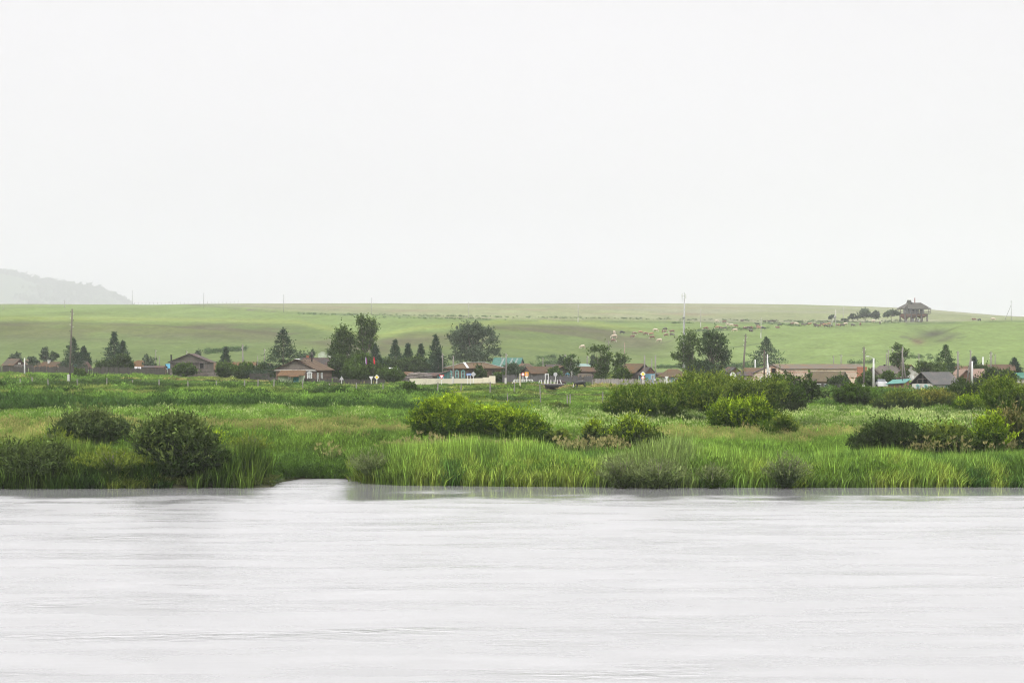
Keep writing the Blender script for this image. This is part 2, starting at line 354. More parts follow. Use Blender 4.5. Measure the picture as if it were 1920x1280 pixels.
def water_mat():
    m, t, o = newmat('river_water'); L = t.links.new
    p = N(t, 'ShaderNodeBsdfPrincipled'); p.inputs['Base Color'].default_value = (.165,.166,.165,1); p.inputs['Roughness'].default_value = .09; p.inputs['IOR'].default_value = 2.7
    g = N(t, 'ShaderNodeNewGeometry'); prev = None
    sy = N(t, 'ShaderNodeSeparateXYZ'); L(g.outputs['Position'], sy.inputs[0]); calm = N(t, 'ShaderNodeMapRange', interpolation_type='SMOOTHSTEP'); calm.inputs['From Min'].default_value = 111; calm.inputs['From Max'].default_value = 119; calm.inputs['To Min'].default_value = 1; calm.inputs['To Max'].default_value = .07; wn = N(t, 'ShaderNodeTexNoise'); wn.inputs['Scale'].default_value = .16; wn.inputs['Detail'].default_value = 4; L(g.outputs['Position'], wn.inputs['Vector']); wa = N(t, 'ShaderNodeMath', operation='MULTIPLY_ADD'); L(wn.outputs['Fac'], wa.inputs[0]); wa.inputs[1].default_value = 26; L(sy.outputs[1], wa.inputs[2]); wb = N(t, 'ShaderNodeMath', operation='SUBTRACT'); L(wa.outputs[0], wb.inputs[0]); wb.inputs[1].default_value = 13; L(wb.outputs[0], calm.inputs['Value'])
    # the open cove between the reeds catches the wind and stays ruffled
    ca = N(t, 'ShaderNodeMath', operation='ADD'); L(sy.outputs[0], ca.inputs[0]); ca.inputs[1].default_value = 11.2; cb = N(t, 'ShaderNodeMath', operation='ABSOLUTE'); L(ca.outputs[0], cb.inputs[0])
    cc_ = N(t, 'ShaderNodeMapRange', interpolation_type='SMOOTHSTEP'); cc_.inputs['From Min'].default_value = 1.2; cc_.inputs['From Max'].default_value = 3.4; cc_.inputs['To Min'].default_value = .85; cc_.inputs['To Max'].default_value = 0; L(cb.outputs[0], cc_.inputs['Value'])
    cm_ = N(t, 'ShaderNodeMath', operation='MAXIMUM'); L(calm.outputs[0], cm_.inputs[0]); L(cc_.outputs[0], cm_.inputs[1]); calm = cm_
    for scl, st, dist, stren, det in ((.6, (.6,1.1,1), .6, 1., 6), (3.2, (.8,1.,1), .16, 1., 3), (5.0, (.75,1.1,1), .085, 1., 3), (.09, (.5,1.1,1), .35, .5, 5), (2.2, (.45,1.,1), .3, 1., 4)):
        mpn = N(t, 'ShaderNodeMapping'); mpn.inputs['Scale'].default_value = st; mpn.inputs['Rotation'].default_value = (0,0,R(3)); L(g.outputs['Position'], mpn.inputs[0])
        n = N(t, 'ShaderNodeTexNoise'); n.inputs['Scale'].default_value = scl; n.inputs['Detail'].default_value = det; n.inputs['Distortion'].default_value = .6; L(mpn.outputs[0], n.inputs['Vector'])
        b = N(t, 'ShaderNodeBump'); b.inputs['Strength'].default_value = stren; dm = N(t, 'ShaderNodeMath', operation='MULTIPLY'); L(calm.outputs[0], dm.inputs[0]); dm.inputs[1].default_value = dist; L(dm.outputs[0], b.inputs['Distance'])
        if scl == 2.2:      # occasional patches of stronger, wind roughened ripples
            mq = N(t, 'ShaderNodeMapping'); mq.inputs['Scale'].default_value = (.35,1.5,1); mq.inputs['Location'].default_value = (3,7,0); L(g.outputs['Position'], mq.inputs[0]); q = N(t, 'ShaderNodeTexNoise'); q.inputs['Scale'].default_value = .16; q.inputs['Detail'].default_value = 5; q.inputs['Distortion'].default_value = 1.; L(mq.outputs[0], q.inputs['Vector'])
            r_ = N(t, 'ShaderNodeMapRange'); r_.inputs['From Min'].default_value = .53; r_.inputs['From Max'].default_value = .8; L(q.outputs['Fac'], r_.inputs['Value']); patch = r_; m2 = N(t, 'ShaderNodeMath', operation='MULTIPLY'); L(r_.outputs[0], m2.inputs[0]); L(dm.outputs[0], m2.inputs[1]); L(m2.outputs[0], b.inputs['Distance']); L(n.outputs['Fac'], b.inputs['Height'])
        if prev: L(prev, b.inputs['Normal'])
        prev = b.outputs[0]
    rg = N(t, 'ShaderNodeMapRange'); rg.inputs['From Min'].default_value = .07; rg.inputs['From Max'].default_value = .8; rg.inputs['To Min'].default_value = .10; rg.inputs['To Max'].default_value = .30; L(calm.outputs[0], rg.inputs['Value'])
    mr_ = N(t, 'ShaderNodeMapping'); mr_.inputs['Scale'].default_value = (.3,.9,1); L(g.outputs['Position'], mr_.inputs[0]); nr = N(t, 'ShaderNodeTexNoise'); nr.inputs['Scale'].default_value = .5; nr.inputs['Detail'].default_value = 7; nr.inputs['Roughness'].default_value = .65; L(mr_.outputs[0], nr.inputs['Vector'])
    rv = N(t, 'ShaderNodeMapRange'); rv.inputs['From Min'].default_value = .35; rv.inputs['From Max'].default_value = .65; rv.inputs['To Min'].default_value = .78; rv.inputs['To Max'].default_value = 1.25; L(nr.outputs['Fac'], rv.inputs['Value'])
    rm = N(t, 'ShaderNodeMath', operation='MULTIPLY'); L(rg.outputs[0], rm.inputs[0]); L(rv.outputs[0], rm.inputs[1]); pm = N(t, 'ShaderNodeMath', operation='MULTIPLY_ADD'); L(patch.outputs[0], pm.inputs[0]); pm.inputs[1].default_value = -.75; pm.inputs[2].default_value = 1; rq = N(t, 'ShaderNodeMath', operation='MULTIPLY'); L(rm.outputs[0], rq.inputs[0]); L(pm.outputs[0], rq.inputs[1]); L(rq.outputs[0], p.inputs['Roughness'])
    L(prev, p.inputs['Normal']); L(p.outputs[0], o.inputs[0]); return m
def build_water():
    xs = np.linspace(-430, 430, 260); ys = np.linspace(-20, 140, 220)
    X, Y = np.meshgrid(xs, ys); X = X.ravel(); Y = Y.ravel()
    z = (fbm(X/9, Y/4, 71)-.5)*.05
    nc = len(xs); i, j = np.meshgrid(np.arange(len(ys)-1), np.arange(nc-1), indexing='ij'); a = (i*nc+j).ravel()
    o = mesh_obj('water', np.stack([X, Y, z], 1), np.stack([a, a+1, a+nc+1, a+nc], 1), water_mat(), smooth=True); tag(o, kind='structure')
build_water()

# ------------------------------------------------------------------ far hill on the left
def far_hill():
    rid = [(-2100,640),(-1600,440),(-600,455),(-200,490),(0,512),(30,517),(60,528),(100,532),(150,541),(190,548),(215,556),(240,571),(262,600),(330,650)]
    xs = [r[0] for r in rid]; ys = [r[1] for r in rid]
    pxs = np.concatenate([np.linspace(-2080,-320,60), np.arange(-300, 340, 5.)]); Ds = np.linspace(10500, 12900, 60)
    PX, DD = np.meshgrid(pxs, Ds); P = PX.ravel(); D = DD.ravel()
    zr = HC - (np.interp(P, xs, ys)-YH)*11500/F
    X = (P-960)*D/F
    t = np.cos(np.clip((D-11500)/1200, -1, 1)*math.pi/2)**1.2
    z = -1.5 + np.maximum(zr+1.5, 0)*t*(1+(fbm(X/160, D/200, 51)-.5)*.22*(1-t**3))+(fbm(X/25, D/25, 52)-.5)*3
    nc = len(pxs); i, j = np.meshgrid(np.arange(len(Ds)-1), np.arange(nc-1), indexing='ij'); a = (i*nc+j).ravel()
    o = mesh_obj('far_hill', np.stack([X, D, z], 1), np.stack([a, a+1, a+nc+1, a+nc], 1), M_GROUND, cols=lerp3([.035,.05,.03],[.05,.07,.04], sstep(.4,.6,fbm(X/220, D/220, 53))), smooth=True); tag(o, kind='structure')
    # woods on it
    n = 12000; P = rng.uniform(-1500, 262, n); D = np.where(rng.random(n) < .45, rng.normal(11480, 40, n), rng.uniform(10600, 11600, n))
    X = (P-960)*D/F; keep = (fbm(X/190, D/160, 55) > .47) | ((np.abs(D-11480) < 90) & (fbm(X/70, D*0, 56) > .42)); P, D, X = P[keep], D[keep], X[keep]
    t = np.cos(np.clip((D-11500)/1200, -1, 1)*math.pi/2)**1.2; zr = HC - (np.interp(P, xs, ys)-YH)*11500/F
    z = -1.5 + np.maximum(zr+1.5, 0)*t*(1+(fbm(X/160, D/200, 51)-.5)*.22*(1-t**3))
    m = z > 40
    return np.stack([X, D, z], 1)[m]
FOREST = far_hill()

# ------------------------------------------------------------------ leaves
def leaves(C, A, ln, wd, r=rng):
    """rhombic leaves at C along directions A; returns V, F"""
    n = len(C); A = A / np.maximum(np.linalg.norm(A, axis=1, keepdims=True), 1e-6)
    rnd = r.normal(size=(n, 3)); B = np.cross(A, rnd); B /= np.maximum(np.linalg.norm(B, axis=1, keepdims=True), 1e-6)
    ln = np.broadcast_to(ln, n)[:, None]; wd = np.broadcast_to(wd, n)[:, None]
    V = np.stack([C, C + A*ln*.45 + B*wd*.5, C + A*ln, C + A*ln*.45 - B*wd*.5], 1).reshape(-1, 3)
    return V, np.arange(4*n).reshape(n, 4)
def rdir(n, r=rng):
    d = r.normal(size=(n, 3)); return d/np.linalg.norm(d, axis=1, keepdims=True)
def leafcol(base, n, var=.22, r=rng, yel=.25):
    b = np.asarray(base); v = np.exp(r.normal(0, var, n))[:, None]; c = b[None, :]*v
    y = (r.random(n)*yel)[:, None]; c = c*(1-y) + c*np.array([1.35,1.1,.6])*y
    return np.repeat(c, 4, axis=0)

def fountain(r, W, H, n, per, base, tip, leaf, spread=1.):
    """leaves along thin shoots that fan up and out of one root"""
    a = r.uniform(0, 6.283, n); q = np.sqrt(r.random(n)); L_ = H*(1.02-.38*q**1.5)*r.uniform(.72, 1.06, n); out = q*W*.5*spread
    t = r.uniform(.12, 1, (n, per)); rad = out[:, None]*(.25*t + .75*t**1.6) + .04*W; z = L_[:, None]*(t - .16*(q[:, None]**2)*t**3)
    P = np.stack([np.cos(a)[:, None]*rad, np.sin(a)[:, None]*rad*.85, z], 2) + r.normal(0, .035, (n, per, 3))
    A = np.stack([np.cos(a)[:, None]*q[:, None]*.6 + 0*t, np.sin(a)[:, None]*q[:, None]*.6 + 0*t, .9 + 0*t], 2) + r.normal(0, .42, (n, per, 3))
    P = P.reshape(-1, 3); m = len(P); V, Fc = leaves(P, A.reshape(-1, 3), leaf[0]*(.6+.8*r.random(m)), leaf[1]*(.7+.6*r.random(m)), r)
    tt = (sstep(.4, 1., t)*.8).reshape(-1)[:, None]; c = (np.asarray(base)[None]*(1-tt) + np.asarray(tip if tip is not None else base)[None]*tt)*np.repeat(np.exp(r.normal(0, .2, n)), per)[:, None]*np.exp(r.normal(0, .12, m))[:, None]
    return V, Fc, np.repeat(c, 4, axis=0)
def crown_mesh(name, lobes, base, nshoot, lpshoot=11, leaf=(.16,.05), shoot=.45, up=.7, parent=None, seed=0, shell=.72, tip=None, lump=.34, mate=M_LEAF, extra=None):
    """lobes: (x,y,z,rx,ry,rz); shoots of leaves over lumpy lobes, some inside"""
    r = np.random.default_rng(seed)
    vol = np.array([l[3]*l[4]+l[4]*l[5]+l[3]*l[5] for l in lobes]); vol = vol/vol.sum()
    k = r.choice(len(lobes), nshoot, p=vol); Lb = np.array(lobes)[k]
    d = rdir(nshoot, r); d[:, 2] = np.where(d[:, 2] < -.35, -d[:, 2]*.6, d[:, 2])
    lum = 1 + lump*2*(fbm(d[:,0]*2.3+k*7.3+10, d[:,1]*2.3+d[:,2]*2.9+seed*1.7, seed) - .5) + lump*(vnoise(d[:,0]*6+k*3+30, d[:,2]*6+d[:,1]*4+9, seed+5)-.5)
    rad = (shell + (1.0-shell)*r.random(nshoot)**.6) * lum
    C0 = Lb[:, :3] + d*rad[:, None]*Lb[:, 3:6]
    g = C0[:, 2] > .02; C0, d, k = C0[g], d[g], k[g]; n = len(C0)
    S = d*.7 + np.array([0,0,up]) + r.normal(0, .28, (n,3)); S /= np.linalg.norm(S, axis=1, keepdims=True)
    sl_ = shoot*(.5+r.random(n))*np.where(r.random(n) < .07, 1.9, 1); t = r.random((n, lpshoot))
    P = C0[:, None, :] + S[:, None, :]*(t*sl_[:, None])[..., None] + r.normal(0, .035*shoot/.45, (n, lpshoot, 3))
    A = S[:, None, :]*.8 + r.normal(0, .6, (n, lpshoot, 3))
    P = P.reshape(-1, 3); A = A.reshape(-1, 3); m = len(P)
    V, Fc = leaves(P, A, leaf[0]*(.6+.8*r.random(m)), leaf[1]*(.7+.6*r.random(m)), r)
    b = np.asarray(base); sv = np.exp(r.normal(0, .22, n)); cc = np.repeat(b[None, :]*sv[:, None], lpshoot, axis=0)
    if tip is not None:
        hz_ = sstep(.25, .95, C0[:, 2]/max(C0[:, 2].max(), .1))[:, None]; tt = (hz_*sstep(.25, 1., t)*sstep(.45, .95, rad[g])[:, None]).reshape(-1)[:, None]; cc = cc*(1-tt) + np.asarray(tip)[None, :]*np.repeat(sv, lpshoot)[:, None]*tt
    cc = cc*np.exp(r.normal(0, .14, m))[:, None]
    cc = np.repeat(cc, 4, axis=0)
    if extra: V, Fc, cc = np.concatenate([V, extra[0]]), np.concatenate([Fc, extra[1]+len(V)]), np.concatenate([cc, extra[2]])
    return mesh_obj(name, V, Fc, mate, parent, cols=cc)

def limb_mesh(name, base_pts, targets, r0, parent, m=M_BARK, seed=0, root=(0,0,-.3)):
    """trunk along base_pts then limbs towards targets"""
    rr = random.Random(seed); mb = MB(); P = [Vector(root)] + [Vector(p) for p in base_pts]
    mb.tube(P, [r0*(1-.75*i/(len(P)-1)) for i in range(len(P))], 7)
    for tg in targets:
        tg = Vector(tg); k = rr.randint(1, len(P)-1); a = P[k]; 
        if a.z > tg.z: a = P[max(1, k-1)]
        mid = a.lerp(tg, .5) + Vector((rr.uniform(-.1,.1), rr.uniform(-.1,.1), -.05*(tg-a).length))
        mb.tube([a, mid, tg], [r0*.45, r0*.28, r0*.08], 5)
    return mb.build(name, m, parent, True)

CNT = [0]
def split(Lb, n, f, r):
    o = []
    for l in Lb:
        for _ in range(n):
            d = rdir(1, r)[0]*r.uniform(.25,.8); q = f*r.uniform(.75,1.25); o.append((l[0]+d[0]*l[3], l[1]+d[1]*l[4], max(l[2]+d[2]*l[5], .1), l[3]*q, l[4]*q, l[5]*q*.9))
    return o
def shrub(px, base_py, top_py, wpx, color, label, tip=None, lobes=None, D=None, leaf=(.17,.05), dens=1., depth=.8, group=None, name='shrub', cat='shrub', shoot=.6, up=1.1, lump=.34, stems=7, sink=0, fan=False):
    CNT[0] += 1; sd = CNT[0]*13; r = np.random.default_rng(sd)
    D = D or Dof(px, base_py); s = F/D; p = gp(px, D, -sink); p.z = max(p.z, -.12); H = zpy(top_py, D) - p.z; W = wpx/s*1.08
    e = empty(name, p, 0, label, cat, group)
    H *= 1.04
    if lobes is None:
        lobes = [(r.uniform(-.08,.08),0,.38,.24,.42)]
        for i in range(max(5, int(W/.9))):
            x = r.uniform(-.46,.46); lobes.append((x, r.uniform(-.35,.35), r.uniform(.2,.75)*(1-1.1*abs(x)), r.uniform(.12,.22), r.uniform(.2,.42)*(1-.8*abs(x))))
    Lb = [(x*W, y*W*depth, z*H, rx*W, rx*W*depth*1.1, rz*H) for x, y, z, rx, rz in lobes]
    area = W*H + W*W*depth*.5
    ns = int(np.clip(area*135*dens*(1 if D < 260 else .55), 120, 5000)); L0 = Lb; Lb = split(Lb, 2, .62, r) + split(Lb, 6, .38, r)
    lf = leaf if D < 260 else (leaf[0]*1.6, leaf[1]*1.9)
    fx = fountain(r, W*1.12, H*1.06, int(np.clip(W*H*(16 if fan else 5), 24, 420)), 34, color, tip, (lf[0]*.9, lf[1]*.8))
    if fan:
        mesh_obj('foliage', fx[0], fx[1], M_LEAF, e, cols=fx[2])
        mb = MB()
        for k in range(9):
            a = r.uniform(0, 6.283); q = r.uniform(.1, .8); mb.tube([(0,0,-.2), (math.cos(a)*q*W*.15, math.sin(a)*q*W*.15, H*.4), (math.cos(a)*q*W*.42, math.sin(a)*q*W*.35, H*.85)], [.03,.02,.008], 5)
        mb.build('stem', M_BARK, e, True); return e
    crown_mesh('foliage', Lb, color, ns, 11, lf, min(shoot, H*.3) if D < 260 else min(.6, H*.3), up, e, sd, shell=.45, tip=tip, lump=lump, extra=fx)
    limb_mesh('stem', [(0,0,H*.12)], [(l[0]+r.uniform(-.1,.1)*W, l[1], l[2]+l[5]*.5) for l in L0 for _ in range(2)][:stems], .035*max(1, H/2), e, seed=sd)
    return e

def broadleaf(px, top_py, wpx, D, color, label, lobes=None, tip=None, trunk=M_BARK, clear=.12, leaf=(.34,.2), dens=1., name='deciduous_tree', cat='tree', group=None, shell=.45, lump=.55, shoot=.9):
    CNT[0] += 1; sd = CNT[0]*17; shoot_ = shoot; r = np.random.default_rng(sd)
    p = gp(px, D); H = zpy(top_py, D) - p.z; W = wpx*D/F
    e = empty(name, p, 0, label, cat, group)
    if lobes is None:
        lobes = [(0, .62, .3, .3)]
        for i in range(9):
            z = r.uniform(clear+.15, .9); x = r.uniform(-.32,.32)*(1-.6*abs(z-.5)); lobes.append((x, z, r.uniform(.16,.24), r.uniform(.09,.15)))
    Lb = [(x*W, r.uniform(-.22,.22)*W, z*H, rx*W, rx*W, rz*H) for x, z, rx, rz in lobes]
    ns = int(np.clip(W*H*8.5*dens*(520/D)**1.2, 90, 1800)); L0 = Lb; Lb = split(Lb, 6, .46, r)
    crown_mesh('crown', Lb, color, ns, 10, (leaf[0]*D/450, leaf[1]*D/450), min(shoot*D/450, H*.11), .35, e, sd, shell=shell, tip=tip, lump=lump)
    top = max(l[2] for l in Lb)
    limb_mesh('trunk', [(0,0,H*clear), (r.uniform(-.03,.03)*W,0,H*.4), (r.uniform(-.04,.04)*W,0,top)], [(l[0],l[1],l[2]) for l in L0 + Lb[::3]], .022*H, e, trunk, sd)
    return e

def conifer(px, top_py, wpx, D, color, label, base=.1, sparse=1., name='pine_tree', group=None, lean=0, power=1.15, cone=1.):
    CNT[0] += 1; sd = CNT[0]*19; r = np.random.default_rng(sd)
    p = gp(px, D); H = zpy(top_py, D) - p.z; W = wpx*D/F
    e = empty(name, p, 0, label, 'tree', group)
    P = []; A = []; br = []
    z = H*base
    while z < H*.985:
        u = (z/H-base)/(1-base); Rr = W/2*2.35*((1-u)**power)*(1 if u > .08 else .75)*r.uniform(.72,1.15) + .12
        nb = int(5 + 5*sparse*(1-u*.5)); a0 = r.uniform(0, 6.28)
        for k in range(nb):
            a = a0 + 6.283*k/nb + r.normal(0,.25); L_ = Rr*r.uniform(.62, 1.12); rise = r.uniform(-.1,.35)
            nl = int((9 + 26*L_/max(W/2,.5))*max(1, W/3.6)); t = r.uniform(.12, 1, nl)**.62
            spread = .1*L_ + .12
            pts = np.stack([np.cos(a)*t*L_, np.sin(a)*t*L_, z + (rise*t*t - .12*t)*L_], 1) + r.normal(0, 1, (nl,3))*np.array([spread, spread, .09+.008*H])
            P.append(pts); A.append(np.tile([math.cos(a), math.sin(a), .5], (nl,1)) + r.normal(0,.6,(nl,3))); br.append((a, L_, z, rise))
        z += H*r.uniform(.05, .08)*(1.25-.5*u)
    nl = 24; P.append(np.stack([r.normal(0,.08,nl), r.normal(0,.08,nl), r.uniform(H*.93,H,nl)],1)); A.append(np.tile([0,0,1.],(nl,1))+r.normal(0,.4,(nl,3)))
    P = np.concatenate(P); A = np.concatenate(A); n = len(P)
    V, Fc = leaves(P, A, (.34*D/450)*(.6+.8*r.random(n)), (.15*D/450)*(.7+.6*r.random(n)), r)
    mesh_obj('crown', V, Fc, M_LEAF, e, cols=leafcol(color, n, .2, r, .12))
    mb = MB(); mb.tube([(0,0,-.4),(0,0,H*.5),(0,0,H*.97)], [.018*H+.05,.012*H,.02], 7)
    for a, L_, zz, rise in br[::3]:
        mb.tube([(0,0,zz),(math.cos(a)*L_*.8, math.sin(a)*L_*.8, zz+rise*.5*L_)], [.05,.02], 4)
    mb.build('trunk', M_BARK, e)
    return e

# ------------------------------------------------------------------ scattered ground cover (stuff)
def src_mesh(name, V, Fc, cols, m):
    me = bpy.data.meshes.new(name); V = np.asarray(V, dtype=np.float32); nf, k = Fc.shape
    me.vertices.add(len(V)); me.vertices.foreach_set('co', V.ravel()); me.loops.add(nf*k); me.loops.foreach_set('vertex_index', Fc.astype(np.int32).ravel())
    me.polygons.add(nf); me.polygons.foreach_set('loop_start', np.arange(0, nf*k, k, dtype=np.int32)); me.update(calc_edges=True)
    a = me.color_attributes.new('col', 'FLOAT_COLOR', 'POINT'); c4 = np.ones((len(V),4), dtype=np.float32); c4[:, :3] = cols; a.data.foreach_set('color', c4.ravel())
    me.materials.append(m); return bpy.data.objects.new(name, me)
def blades(n, rad, h, wd, lean, seed, tri=True, curve=.25):
    r = np.random.default_rng(seed); a = r.uniform(0,6.283,n); q = rad*np.sqrt(r.random(n)); B = np.stack([q*np.cos(a), q*np.sin(a), np.zeros(n)],1)
    L_ = h*(.55+.45*r.random(n)); b = a + r.normal(0,.9,n); ln = lean*r.random(n)**1.3; T = B + np.stack([np.cos(b)*ln*L_, np.sin(b)*ln*L_, L_],1)
    Md = B*.5+T*.5 + np.stack([-np.cos(b)*ln*L_*curve, -np.sin(b)*ln*L_*curve, np.zeros(n)],1)
    s = r.uniform(0,6.283,n); S = np.stack([np.cos(s), np.sin(s), np.zeros(n)],1)*wd/2
    V = np.stack([B-S, B+S, Md+S*.9, T, Md-S*.9],1).reshape(-1,3); Fc = np.arange(5*n).reshape(n,5)
    v = np.exp(r.normal(-.05,.45,n)); c = np.repeat(v,5)[:,None]*np.ones(3)
    return V, Fc, c, T
def grass_src(name, n, rad, h, wd, lean, seed):
    V, Fc, c, T = blades(n, rad, h, wd, lean, seed); return src_mesh(name, V, Fc, c, M_TUFT)
def plume_src(name, n, rad, h, wd, lean, seed, pc, npl, plen=.22, pw=.05, each=4):
    V, Fc, c, T = blades(n, rad, h, wd, lean, seed); r = np.random.default_rng(seed+1)
    T = T[:npl]; T = np.repeat(T, each, 0) + r.normal(0,.02,(npl*each,3)); 
    A = np.tile([0.25,0.1,1.],(len(T),1)) + r.normal(0,.35,(len(T),3)); V2, F2 = leaves(T-np.array([0,0,plen*.3]), A, plen, pw, r)
    V3 = V2.reshape(-1,4,3); V3 = np.concatenate([V3, V3[:,3:4]*.5+V3[:,0:1]*.5],1).reshape(-1,3); F3 = np.arange(len(V3)).reshape(-1,5)
    return src_mesh(name, np.concatenate([V,V3]), np.concatenate([Fc,F3+len(V)]), np.concatenate([c, np.tile(pc,(len(V3),1))]), M_TUFT)
def weed_src(name, n, rad, h, leaf, seed):
    r = np.random.default_rng(seed); d = rdir(n, r); d[:,2] = np.abs(d[:,2]); q = (.35+.65*r.random(n))[:,None]*(1+.3*(vnoise(d[:,0]*3+5, d[:,1]*3+5, seed)-.5))[:,None]
    P = d*q*np.array([rad,rad,h*.85]); A = d*.6+np.array([0,0,.5])+r.normal(0,.6,(n,3)); V, Fc = leaves(P, A, leaf*(.6+.8*r.random(n)), leaf*.42, r)
    return src_mesh(name, V, Fc, np.repeat(np.exp(r.normal(0,.25,n)),4)[:,None]*np.ones(3), M_TUFT)
def scatter(name, src, P, S, C, label=None, cat=None):
    n = len(P); me = bpy.data.meshes.new(name); me.vertices.add(n); me.vertices.foreach_set('co', np.asarray(P, dtype=np.float32).ravel())
    a = me.attributes.new('scl', 'FLOAT_VECTOR', 'POINT'); a.data.foreach_set('vector', np.asarray(S, dtype=np.float32).ravel())
    a = me.attributes.new('rot', 'FLOAT_VECTOR', 'POINT'); rt = np.zeros((n,3), dtype=np.float32); rt[:,2] = rng.uniform(0,6.283,n); rt[:,0] = rng.normal(0,.06,n); rt[:,1] = rng.normal(0,.06,n); a.data.foreach_set('vector', rt.ravel())
    a = me.attributes.new('icol', 'FLOAT_COLOR', 'POINT'); c4 = np.ones((n,4), dtype=np.float32); c4[:,:3] = C; a.data.foreach_set('color', c4.ravel())
    o = bpy.data.objects.new(name, me); col.objects.link(o); me.materials.append(src.data.materials[0])
    ng = bpy.data.node_groups.new(name, 'GeometryNodeTree'); ng.interface.new_socket('Geometry', in_out='INPUT', socket_type='NodeSocketGeometry'); ng.interface.new_socket('Geometry', in_out='OUTPUT', socket_type='NodeSocketGeometry')
    L = ng.links.new; gi = N(ng,'NodeGroupInput'); go = N(ng,'NodeGroupOutput'); ip = N(ng,'GeometryNodeInstanceOnPoints'); oi = N(ng,'GeometryNodeObjectInfo'); oi.inputs['Object'].default_value = src; oi.inputs['As Instance'].default_value = True
    na = N(ng,'GeometryNodeInputNamedAttribute', data_type='FLOAT_VECTOR'); na.inputs['Name'].default_value = 'scl'; nb = N(ng,'GeometryNodeInputNamedAttribute', data_type='FLOAT_VECTOR'); nb.inputs['Name'].default_value = 'rot'
    er = N(ng,'FunctionNodeEulerToRotation'); L(nb.outputs['Attribute'], er.inputs[0]); L(er.outputs[0], ip.inputs['Rotation']); L(na.outputs['Attribute'], ip.inputs['Scale'])
    L(gi.outputs[0], ip.inputs['Points']); L(oi.outputs['Geometry'], ip.inputs['Instance']); L(ip.outputs[0], go.inputs[0])
    md = o.modifiers.new('scatter', 'NODES'); md.node_group = ng
    tag(o, label, cat, kind='stuff'); return o

SRC_GRASS = [grass_src('grass_src', 38, .38, .75, .035, .55, 1), grass_src('grass_src', 38, .45, .7, .04, .7, 2)]
SRC_SEED = plume_src('seed_src', 26, .38, .85, .03, .4, 3, (1.9,1.4,1.9), 8, .18, .045, 3)
SRC_PALE = plume_src('pale_src', 30, .38, .85, .03, .4, 9, (2.3,1.6,4.0), 4, .2, .04, 2)
SRC_REED = grass_src('reed_src', 40, .42, 1.9, .05, .3, 4)
SRC_PLUME = plume_src('plume_src', 30, .45, 1.7, .03, .35, 5, (2.5,1.8,2.6), 8, .32, .06, 5)
SRC_WEED = [weed_src('weed_src', 80, .55, 1.0, .2, 6), weed_src('weed_src', 80, .6, .8, .22, 7)]
SRC_TREE = weed_src('tree_src', 90, 5.5, 9, 3.6, 8)

